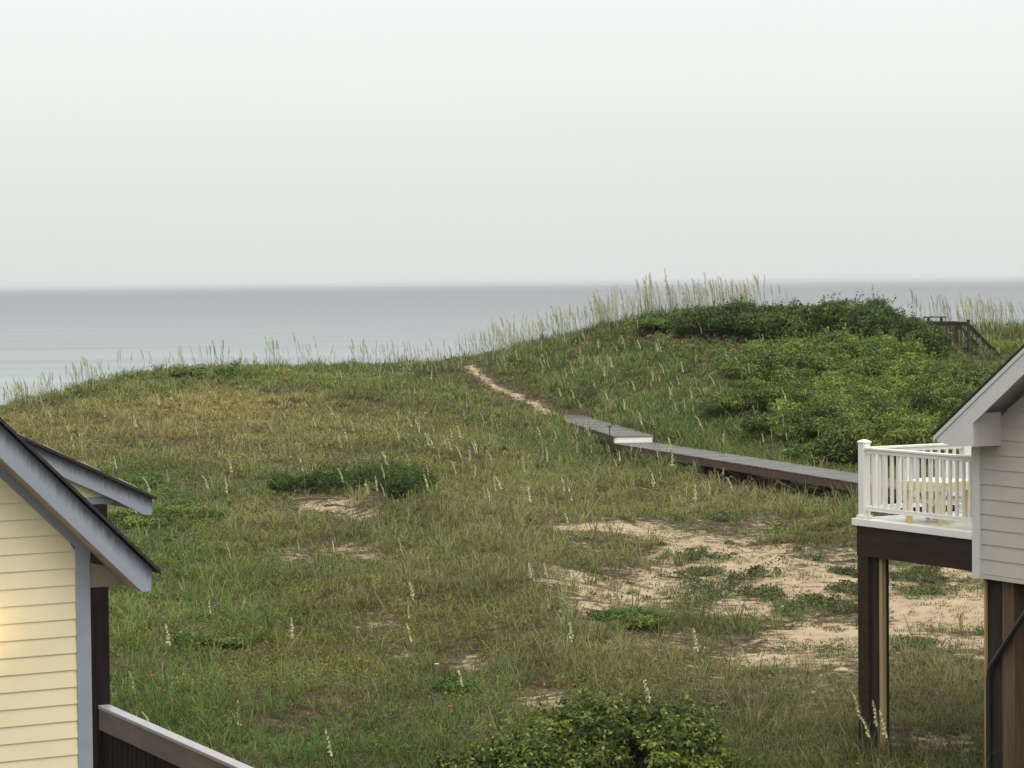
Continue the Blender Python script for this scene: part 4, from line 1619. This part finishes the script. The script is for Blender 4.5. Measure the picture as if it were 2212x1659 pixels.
# ------------------------------------------------------------------ yellow house
def yellow_house():
    YO = np.array([-3.23, 20.0, 8.85])
    gz = CAM_H - 6.6
    e = empty('yellow_house', (YO[0], YO[1], gz), TH)
    tag(e, 'pale yellow sided house with steep blue grey gable at the left edge', 'house')
    dz = YO[2] - gz
    ysid = mat('yellow_clapboard', (.70, .645, .43), .6, .35, vary=.07, vscale=1.1, bump=.1, bscale=60)
    btrim = mat('blue_grey_trim', (.26, .29, .335), .6, .4, vary=.08, vscale=3)
    soff = mat('brown_soffit', (.30, .265, .22), .8, .2, vary=.15, vscale=8)
    dark = mat('dark_wet_post', (.017, .012, .011), .8, .1, vary=.4, vscale=5, streak=(3, 3, .3), bump=.2)
    railm = mat('brown_rail', (.13, .105, .085), .7, .3, vary=.25, vscale=4, streak=(3, .3, 1), bump=.2)
    capm = mat('sky_sheen_cap', (.33, .325, .33), .35, .5, vary=.08, vscale=6)  # cap board coloured pale to carry the sky's reflection on it

    # weather stained barge boards: dark grime running down from the roof edge
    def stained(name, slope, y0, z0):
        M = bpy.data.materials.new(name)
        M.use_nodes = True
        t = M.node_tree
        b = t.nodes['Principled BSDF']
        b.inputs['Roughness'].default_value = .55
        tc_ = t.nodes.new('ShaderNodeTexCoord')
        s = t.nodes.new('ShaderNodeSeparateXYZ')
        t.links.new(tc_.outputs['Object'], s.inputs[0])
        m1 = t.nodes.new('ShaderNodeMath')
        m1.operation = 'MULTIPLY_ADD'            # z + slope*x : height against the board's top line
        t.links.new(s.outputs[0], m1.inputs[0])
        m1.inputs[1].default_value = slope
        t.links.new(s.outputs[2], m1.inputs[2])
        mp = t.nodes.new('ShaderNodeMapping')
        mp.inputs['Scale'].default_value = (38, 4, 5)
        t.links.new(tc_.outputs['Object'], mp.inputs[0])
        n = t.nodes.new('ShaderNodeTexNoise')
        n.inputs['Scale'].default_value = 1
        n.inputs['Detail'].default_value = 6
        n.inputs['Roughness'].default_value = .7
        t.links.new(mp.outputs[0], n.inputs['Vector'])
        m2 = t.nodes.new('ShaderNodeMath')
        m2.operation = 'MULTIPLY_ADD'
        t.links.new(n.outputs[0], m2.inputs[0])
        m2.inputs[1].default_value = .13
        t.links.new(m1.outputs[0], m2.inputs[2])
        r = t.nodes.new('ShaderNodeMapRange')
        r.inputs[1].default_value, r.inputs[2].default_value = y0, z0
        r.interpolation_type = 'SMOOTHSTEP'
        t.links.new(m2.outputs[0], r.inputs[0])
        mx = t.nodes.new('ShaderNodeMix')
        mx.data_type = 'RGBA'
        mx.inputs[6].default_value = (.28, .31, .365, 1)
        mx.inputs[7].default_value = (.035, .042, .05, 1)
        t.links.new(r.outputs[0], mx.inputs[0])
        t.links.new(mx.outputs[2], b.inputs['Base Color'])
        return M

    def B(mb, name, m_, bevel=0.0, par=e):
        mb.v = [(x, y, z + dz) for x, y, z in mb.v]
        return mb.build(name, m_, par, bevel)
    SL = .967
    xe, ze = .42, .01               # tip of the roof line at the eave
    xr = -4.0                       # ridge
    zr = ze + SL * (xe - xr)
    W0 = 2 * xr + .42 - xe          # far eave, mirrored

    def top(x):
        return ze + SL * (xe - x) if x > xr else ze + SL * (x - (2 * xr - xe))
    b = MB()
    wl = 2 * xr + 0.0

    def hi(z):
        return min(-.115, xe - (z + .30 - ze) / SL - .02) if z > 0 else -.115

    def lo(z):
        return wl if z < 0 else 2 * xr - hi(z)
    course_wall(b, 'y', 0.0, -1, lo, hi, -3.98, zr - .4, .1292, lap=.013)
    B(b, 'siding', ysid)
    body = MB()
    body.box(wl, -.02, .03, 8.6, -4.0, .1)
    B(body, 'wall', ysid)
    t = MB()
    t.box(-.115, .0, -.024, .08, -4.0, .24)
    B(t, 'corner_trim', btrim, .003)
    # frieze under the rake
    f = MB()
    f.prism([(.0, -.03, top(0) - .2), (-.115, -.03, top(-.115) - .2), (xr, -.03, zr - .2), (xr, -.03, zr - .34), (-.115, -.03, top(-.115) - .345), (.0, -.03, top(0) - .33)],
            (0, .02, 0))
    f.prism([(2 * xr, -.03, top(0) - .2), (xr, -.03, zr - .2), (xr, -.03, zr - .34), (2 * xr, -.03, top(0) - .33)], (0, .02, 0))
    B(f, 'frieze_board', btrim)
    for s in (1, -1):
        X = (lambda x: x) if s == 1 else (lambda x: 2 * xr - x)
        r = MB()
        r.prism([(X(xe + .03), -.33, ze - .005), (X(xr), -.33, zr + .03), (X(xr), -.33, zr + .002), (X(xe + .03), -.33, ze - .035)], (0, 9.4, 0))
        B(r, 'roof', shingle)
        bb = MB()
        bb.prism([(X(xe - .03), -.30, ze + .0), (X(xr), -.30, zr - .004), (X(xr), -.30, zr - .25), (X(.31), -.30, -.158), (X(xe - .04), -.30, -.155)], (0, .03, 0))
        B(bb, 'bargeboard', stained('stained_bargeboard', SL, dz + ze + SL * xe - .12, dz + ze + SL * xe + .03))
        so_ = MB()
        so_.prism([(X(xe - .06), -.268, ze - .05), (X(xr), -.268, zr - .04), (X(xr), -.268, zr - .247), (X(.31), -.268, -.152), (X(xe - .07), -.268, -.15)], (0, .266, 0))
        B(so_, 'rake_soffit', soff)
        ev = MB()
        ev.prism([(X(.002), .002, -.135), (X(xe - .07), .002, -.135), (X(xe - .06), .002, ze - .05), (X(.002), .002, ze + SL * (xe - .06) - .3)], (0, 8.5, 0))
        B(ev, 'eave_soffit', soff)
    # piles below
    for (px, py) in ((-.4, .5), (-4, .5), (-7.6, .5), (-.4, 4), (-.4, 8), (-7.6, 8)):
        p = MB()
        p.box(px - .12, px + .12, py - .12, py + .12, -dz - .6, -4.0)
        B(p, 'piling', wood_dark)
    # wall lantern (lit), it throws the warm light seen on the siding
    lx, lz = -.92, -.42
    l = MB()
    l.lathe([(.05, 0), (.06, .012), (.06, .14), (.035, .2), (.008, .22)], (lx, -.17, lz - .08), 8)
    l.box(lx - .012, lx + .012, -.17, -.012, lz + .1, lz + .125)
    l.box(lx - .05, lx + .05, -.03, -.012, lz - .02, lz + .16)
    la = B(l, 'wall_lantern', None)
    g = bpy.data.materials.new('lantern_glow')
    g.use_nodes = True
    g.node_tree.nodes['Principled BSDF'].inputs['Emission Color'].default_value = (1, .6, .22, 1)
    g.node_tree.nodes['Principled BSDF'].inputs['Emission Strength'].default_value = 6
    la.data.materials.append(g)
    pl = bpy.data.lights.new('lantern_light', 'POINT')
    pl.energy = .9
    pl.color = (1, .45, .10)
    pl.shadow_soft_size = .05
    plo = bpy.data.objects.new('lantern_light', pl)
    COL.objects.link(plo)
    plo.parent = e
    plo.location = (lx + .06, -.27, lz + dz + .03)

    # ---- covered porch on the sea side; origin of its own numbers at the post on the rail
    qx, qy, qz = 3.64, 9.43, -2.63

    def C(mb, name, m_, bevel=0.0, par=e):
        mb.v = [(x + qx, y + qy, z + qz) for x, y, z in mb.v]
        return B(mb, name, m_, bevel, par)
    PS = .476
    pxe, pze = .66, 2.365

    def ptop(x):
        return pze + PS * (pxe - x)
    prx = -3.6
    r = MB()
    r.prism([(pxe + .02, -.04, ptop(pxe + .02)), (prx, -.04, ptop(prx)), (prx, -.04, ptop(prx) - .03), (pxe + .02, -.04, ptop(pxe + .02) - .03)], (0, 3.4, 0))
    C(r, 'porch_roof', shingle)
    # shingle courses: proud lighter edges along the rake
    sh = MB()
    for k in range(9):
        x0 = pxe - .22 - k * .44
        sh.prism([(x0, -.045, ptop(x0) + .003), (x0 - .24, -.045, ptop(x0 - .24) + .003), (x0 - .24, -.045, ptop(x0 - .24) + .022), (x0, -.045, ptop(x0) + .01)], (0, .6, 0))
    C(sh, 'shingle_courses', mat('pale_shingle_edge', (.38, .33, .29), .8, .2, vary=.2))
    bb = MB()
    bb.prism([(pxe - .03, 0, ptop(pxe - .03) - .03), (prx, 0, ptop(prx) - .03), (prx, 0, ptop(prx) - .25), (.18, 0, ptop(.18) - .25), (pxe - .12, 0, 2.155), (pxe - .035, 0, 2.155)],
             (0, .03, 0))
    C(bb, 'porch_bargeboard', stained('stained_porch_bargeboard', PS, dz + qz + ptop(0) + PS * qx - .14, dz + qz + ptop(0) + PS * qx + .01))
    so_ = MB()
    so_.prism([(pxe - .06, .032, ptop(pxe) - .03), (prx, .032, ptop(prx) - .035), (prx, .032, ptop(prx) - .23), (pxe - .06, .032, ptop(pxe) - .18)], (0, 3.0, 0))
    C(so_, 'porch_soffit', soff)
    gb = MB()

    def phi(z):
        return pxe - (z + .24 - pze) / PS

    course_wall(gb, 'y', .12, -1, lambda z: prx, lambda z: min(.16, phi(z)), 2.38, 4.2, .13, lap=.013)
    C(gb, 'gable_siding', ysid)
    tb = MB()
    tb.box(prx, .19, .09, .18, 2.30, 2.378)
    C(tb, 'gable_trim', btrim, .003)
    pb = MB()
    pb.box(-.6, -.09, .13, .2, 2.06, 2.298)
    C(pb, 'porch_beam', dark)
    floor_z = -1.0
    gzz = gz - YO[2] - qz
    p = MB()
    p.box(-.085, .085, .0, .17, gzz - .6, 2.298)
    C(p, 'porch_post', dark, .006)
    p = MB()
    p.box(-3.5, -3.33, .0, .17, gzz - .6, 2.298)
    C(p, 'porch_post', dark, .006)
    # railing along the deck edge, running towards the viewer
    y0, y1 = .75, -9.5
    def skew(mb):
        mb.v = [(x + .047 * min(y, 0), y, z) for x, y, z in mb.v]
        return mb
    r = MB()
    r.box(-.065, .07, 0, y0, -.03, .008)
    r.box(-.065, .07, y1, 0, -.03, .008)
    skew(r)
    rl = C(r, 'deck_railing', capm, .003)

    def D(mb, name, m_, bevel=0.0):
        skew(mb)
        mb.v = [(x + qx, y + qy, z + qz + dz) for x, y, z in mb.v]
        return mb.build(name, m_, rl, bevel)
    q = MB()
    q.box(-.058, -.02, y1, 0, -.27, -.033)
    q.box(-.058, -.02, 0, y0, -.27, -.033)
    D(q, 'rail_board', railm, .002)
    yy = y0
    rr = random.Random(3)
    while yy > y1:
        k = MB()
        w = .13
        k.box(-.017, .006, yy - w, yy, floor_z - .15, -.04)
        D(k, 'fence_board', dark, .002)
        yy -= w + (.05 if rr.random() < .3 else .022)
    dk = MB()
    dk.box(-3.4, .02, y1, 0, floor_z - .04, floor_z)
    dk.box(-3.4, .02, 0, .7, floor_z - .04, floor_z)
    dk.box(-.02, .02, y1, 0, floor_z - .3, floor_z - .05)
    skew(dk)
    C(dk, 'porch_deck', railm)
    for yy in (-3.2, -6.4, -9.3):
        p = MB()
        p.box(-.26, -.10, yy, yy + .16, gzz - .6, floor_z - .045)
        C(p, 'deck_piling', dark)


yellow_house()


# ------------------------------------------------------------------ wooden stair over the dune
def beach_stair():
    Y = 99.0
    o = P(2092, 760, Y)
    gz = float(ground(o[0], o[1]))
    s = Y / F_PX                                # metres per picture unit at the stair
    e = empty('dune_stair', (o[0], o[1], gz), math.radians(8))
    tag(e, 'dark weathered wooden stair with railings climbing over the dune', 'stair')
    w = mat('old_brown_timber', (.052, .042, .034), .8, .2, vary=.35, vscale=5, streak=(2, 2, .5), bump=.3)
    wl = mat('old_grey_timber', (.17, .15, .135), .7, .3, vary=.25, vscale=5, bump=.2)
    z0 = float(o[2]) - gz                       # platform floor above the ground
    # platform: local x to the right, y away
    pw, pd = 1.25, 1.5
    b = MB()
    for k in range(9):
        b.box(-pw, 0, k * .165, k * .165 + .15, z0 - .03, z0)
    b.build('platform', wl, e)
    b = MB()
    b.box(-pw, 0, -.045, -.003, z0 - .42, z0 - .035)
    b.box(-pw, 0, pd - .04, pd, z0 - .3, z0 - .035)
    b.box(-.045, -.002, 0, pd - .05, z0 - .3, z0 - .035)
    b.build('platform_beam', w, e)
    H = 1.13
    for (x, y) in ((0, 0), (0, pd), (-pw, 0), (-pw, pd)):
        b = MB()
        b.box(x - .05, x + .05, y - .05, y + .05, -1.2, z0 + H + (.08 if (x, y) == (0, 0) else 0))
        b.build('post', w, e)
    b = MB()
    for y in (0, pd):
        b.box(-pw, -.055, y - .03, y + .03, z0 + H - .16, z0 + H - .03)
    b.box(-pw - .03, -.055, -.08, .08, z0 + H - .03, z0 + H + .005)
    b.box(-pw - .03, -.055, pd - .08, pd + .08, z0 + H - .03, z0 + H + .005)
    b.box(-pw, -.055, .032, .065, z0 + .08, z0 + .16)
    b.build('handrail', w, e)
    for y in (0, pd):
        for k in range(1, 9):
            x = -pw + k * pw / 9
            b = MB()
            b.box(x - .02, x + .02, y - .055 if y else -.055, y - .032 if y else -.032, z0 - .05, z0 + H - .1)
            b.build('baluster', w, e)
    # a bench board across the far corner of the platform
    b = MB()
    b.box(-pw + .15, -.33, pd + .1, pd + .35, z0 + H + .14, z0 + H + .18)
    b.box(-pw + .2, -pw + .26, pd + .12, pd + .3, z0 - .2, z0 + H + .14)
    b.box(-.55, -.49, pd + .12, pd + .3, z0 - .2, z0 + H + .14)
    b.build('bench_board', w, e)
    # flight going down to the right and slightly towards us
    run, drop = 1.55, 1.62
    dyv = -.25
    for side, (oy, m_) in enumerate(((0, w), (pd - .1, w))):
        a = np.array([0, oy, z0 + H - .05])
        c = np.array([run, oy + dyv, z0 + H - .05 - drop])
        b = MB()
        b.bar(a, c, .12, .04)
        b.bar(a - (0, 0, .1), c - (0, 0, .1), .04, .12)
        b.build('stair_rail', w, e)
        n = 11
        for k in range(1, n):
            t = k / n
            q = a + (c - a) * t
            bb = MB()
            bb.box(q[0] - .02, q[0] + .02, q[1] - .05, q[1] - .025, q[2] - 1.12, q[2] - .1)
            bb.build('baluster', wl if k % 3 == 0 else w, e)
        b = MB()
        b.bar(np.array([0, oy, z0 - .15]), np.array([run, oy + dyv, z0 - .15 - drop]), .05, .25)
        b.build('stringer', w, e)
    for k in range(9):
        t = (k + .5) / 9
        b = MB()
        x = run * t
        b.box(x - .1, x + .1, dyv * t, dyv * t + pd - .1, z0 - .04 - drop * t, z0 - drop * t)
        b.build('tread', wl, e)
    # the nearer flight's pale handrail crossing in front
    b = MB()
    b.bar((-1.15, -.55, z0 + .73), (-.28, -.75, z0 - .22), .10, .045)
    b.build('front_handrail', wl, e)
    b = MB()
    b.box(-1.19, -1.09, -.6, -.5, -1.0, z0 + .70)
    b.box(-.36, -.28, -.8, -.70, -1.2, z0 - .18)
    b.build('front_post', w, e)
    b = MB()
    for k in range(6):
        x = -1.05 + k * .13
        b.box(x - .018, x + .018, -.60, -.58, z0 - .5, z0 + .60 - k * .145)
    b.build('front_baluster_row', w, e)
    b = MB()
    b.box(-1.6, -.2, -.52, -.47, z0 - .75, z0 - .12)
    b.build('skirt_board', w, e)


beach_stair()

# ------------------------------------------------------------------ small things
drift = mat('dead_branch', (.16, .12, .085), .85, .2, vary=.3)


def branch(u, v, L, az, label):
    q = hit_ground(u, v, .02, 33)
    e = empty('dead_branch', q, az)
    tag(e, label, 'branch', 'dead branches on the sand')
    b = MB()
    b.tube([(-L / 2, 0, .05), (-L * .2, .04, .09), (L * .15, -.03, .07), (L / 2, .05, .03)], [.035, .03, .022, .008], 6)
    b.build('limb', drift, e, smooth=True)
    t = MB()
    r = random.Random(int(u))
    for k in range(6):
        x = r.uniform(-L * .4, L * .4)
        t.tube([(x, 0, .07), (x + r.uniform(-.2, .2), r.uniform(-.25, .25), r.uniform(.02, .2))], [.012, .004], 4)
    t.build('twig', drift, e)


branch(700, 1082, 1.7, .15, 'long dead branch lying at the top of the bare bank below the juniper')
branch(735, 1098, .9, -.5, 'short crooked branch lower on the bare bank below the juniper')

flower_m = mat('orange_petal', (.75, .12, .03), .6, .2)
centre_m = mat('flower_centre', (.15, .05, .02), .8, .1)
white_fl = mat('white_petal', (.85, .85, .8), .6, .2)


def flower(u, v, r, label, m_, nm='blanket_flower', h=.25, y0=31):
    q = hit_ground(u, v, h, y0)
    e = empty(nm, q)
    tag(e, label, 'flower', 'small flowers in the grass')
    MB().tube([(0, 0, -.03), (.01, 0, h)], .006, 5).build('stem', stem_m, e)
    p = MB()
    for k in range(9):
        a = 2 * math.pi * k / 9
        d = np.array([math.cos(a), math.sin(a), .25])
        s = np.array([-math.sin(a), math.cos(a), 0])
        c = np.array([.01, 0, h])
        p.prism([c + d * r * .2, c + d * r * .7 + s * r * .25, c + d * r, c + d * r * .7 - s * r * .25], (0, 0, .004))
    p.build('petals', m_, e)
    MB().lathe([(r * .3, 0), (r * .22, r * .25), (.003, r * .3)], (.01, 0, h), 8).build('centre', centre_m, e)


flower(342, 1488, .032, 'orange red flower on the lower left slope above the railing', flower_m)
flower(477, 1448, .035, 'smaller orange red flower at the middle of the lower left slope', flower_m)
flower(328, 1461, .03, 'tiny orange flower just above the orange red one near the railing', flower_m)
flower(1238, 1480, .036, 'orange red flower above the large bottom bush', flower_m)
flower(972, 1528, .035, 'orange flower left of the bottom bushes', flower_m)
flower(378, 1168, .055, 'large orange blossom right of the yellow gable', flower_m)
flower(942, 1437, .04, 'small white flower on the near slope', white_fl)
flower(752, 768, .10, 'white flower head on the crest against the sea', white_fl, 'white_flower', .45, 85)


def bird():
    q = P(506, 790, 103)
    e = empty('bird', q, 0)
    tag(e, 'small dark bird with raised wings low over the left crest', 'bird')
    bm_ = mat('dark_feather', (.05, .05, .045), .7, .2, vary=.2)
    b = MB()
    b.tube([(.02, 0, -.09), (.01, 0, -.05), (0, 0, .0), (-.01, 0, .05), (-.03, -.01, .085), (-.06, -.01, .09)], [.006, .025, .04, .035, .022, .004], 8)
    b.build('body', bm_, e, smooth=True)
    for s in (-1, 1):
        w = MB()
        w.prism([(s * .02, 0, .01), (s * .11, .01, .10), (s * .20, .02, .12), (s * .13, .02, .04), (s * .03, .01, -.03)], (0, .008, 0))
        w.build('wing', bm_, e)


bird()

# ------------------------------------------------------------------ sea haze
HAZE = 1.4e-4
if HAZE:
    b = MB()
    b.box(-9500, 9500, -650, 16500, -13, 13.5)
    hm = bpy.data.materials.new('haze')
    hm.use_nodes = True
    t = hm.node_tree
    for n in list(t.nodes):
        t.nodes.remove(n)
    oo = t.nodes.new('ShaderNodeOutputMaterial')
    pv = t.nodes.new('ShaderNodeVolumePrincipled')
    pv.inputs['Color'].default_value = (.68, .71, .73, 1)
    pv.inputs['Density'].default_value = HAZE
    t.links.new(pv.outputs[0], oo.inputs['Volume'])
    ho = b.build('haze', hm)
    tag(ho, 'thin grey sea mist over the water', kind='stuff')
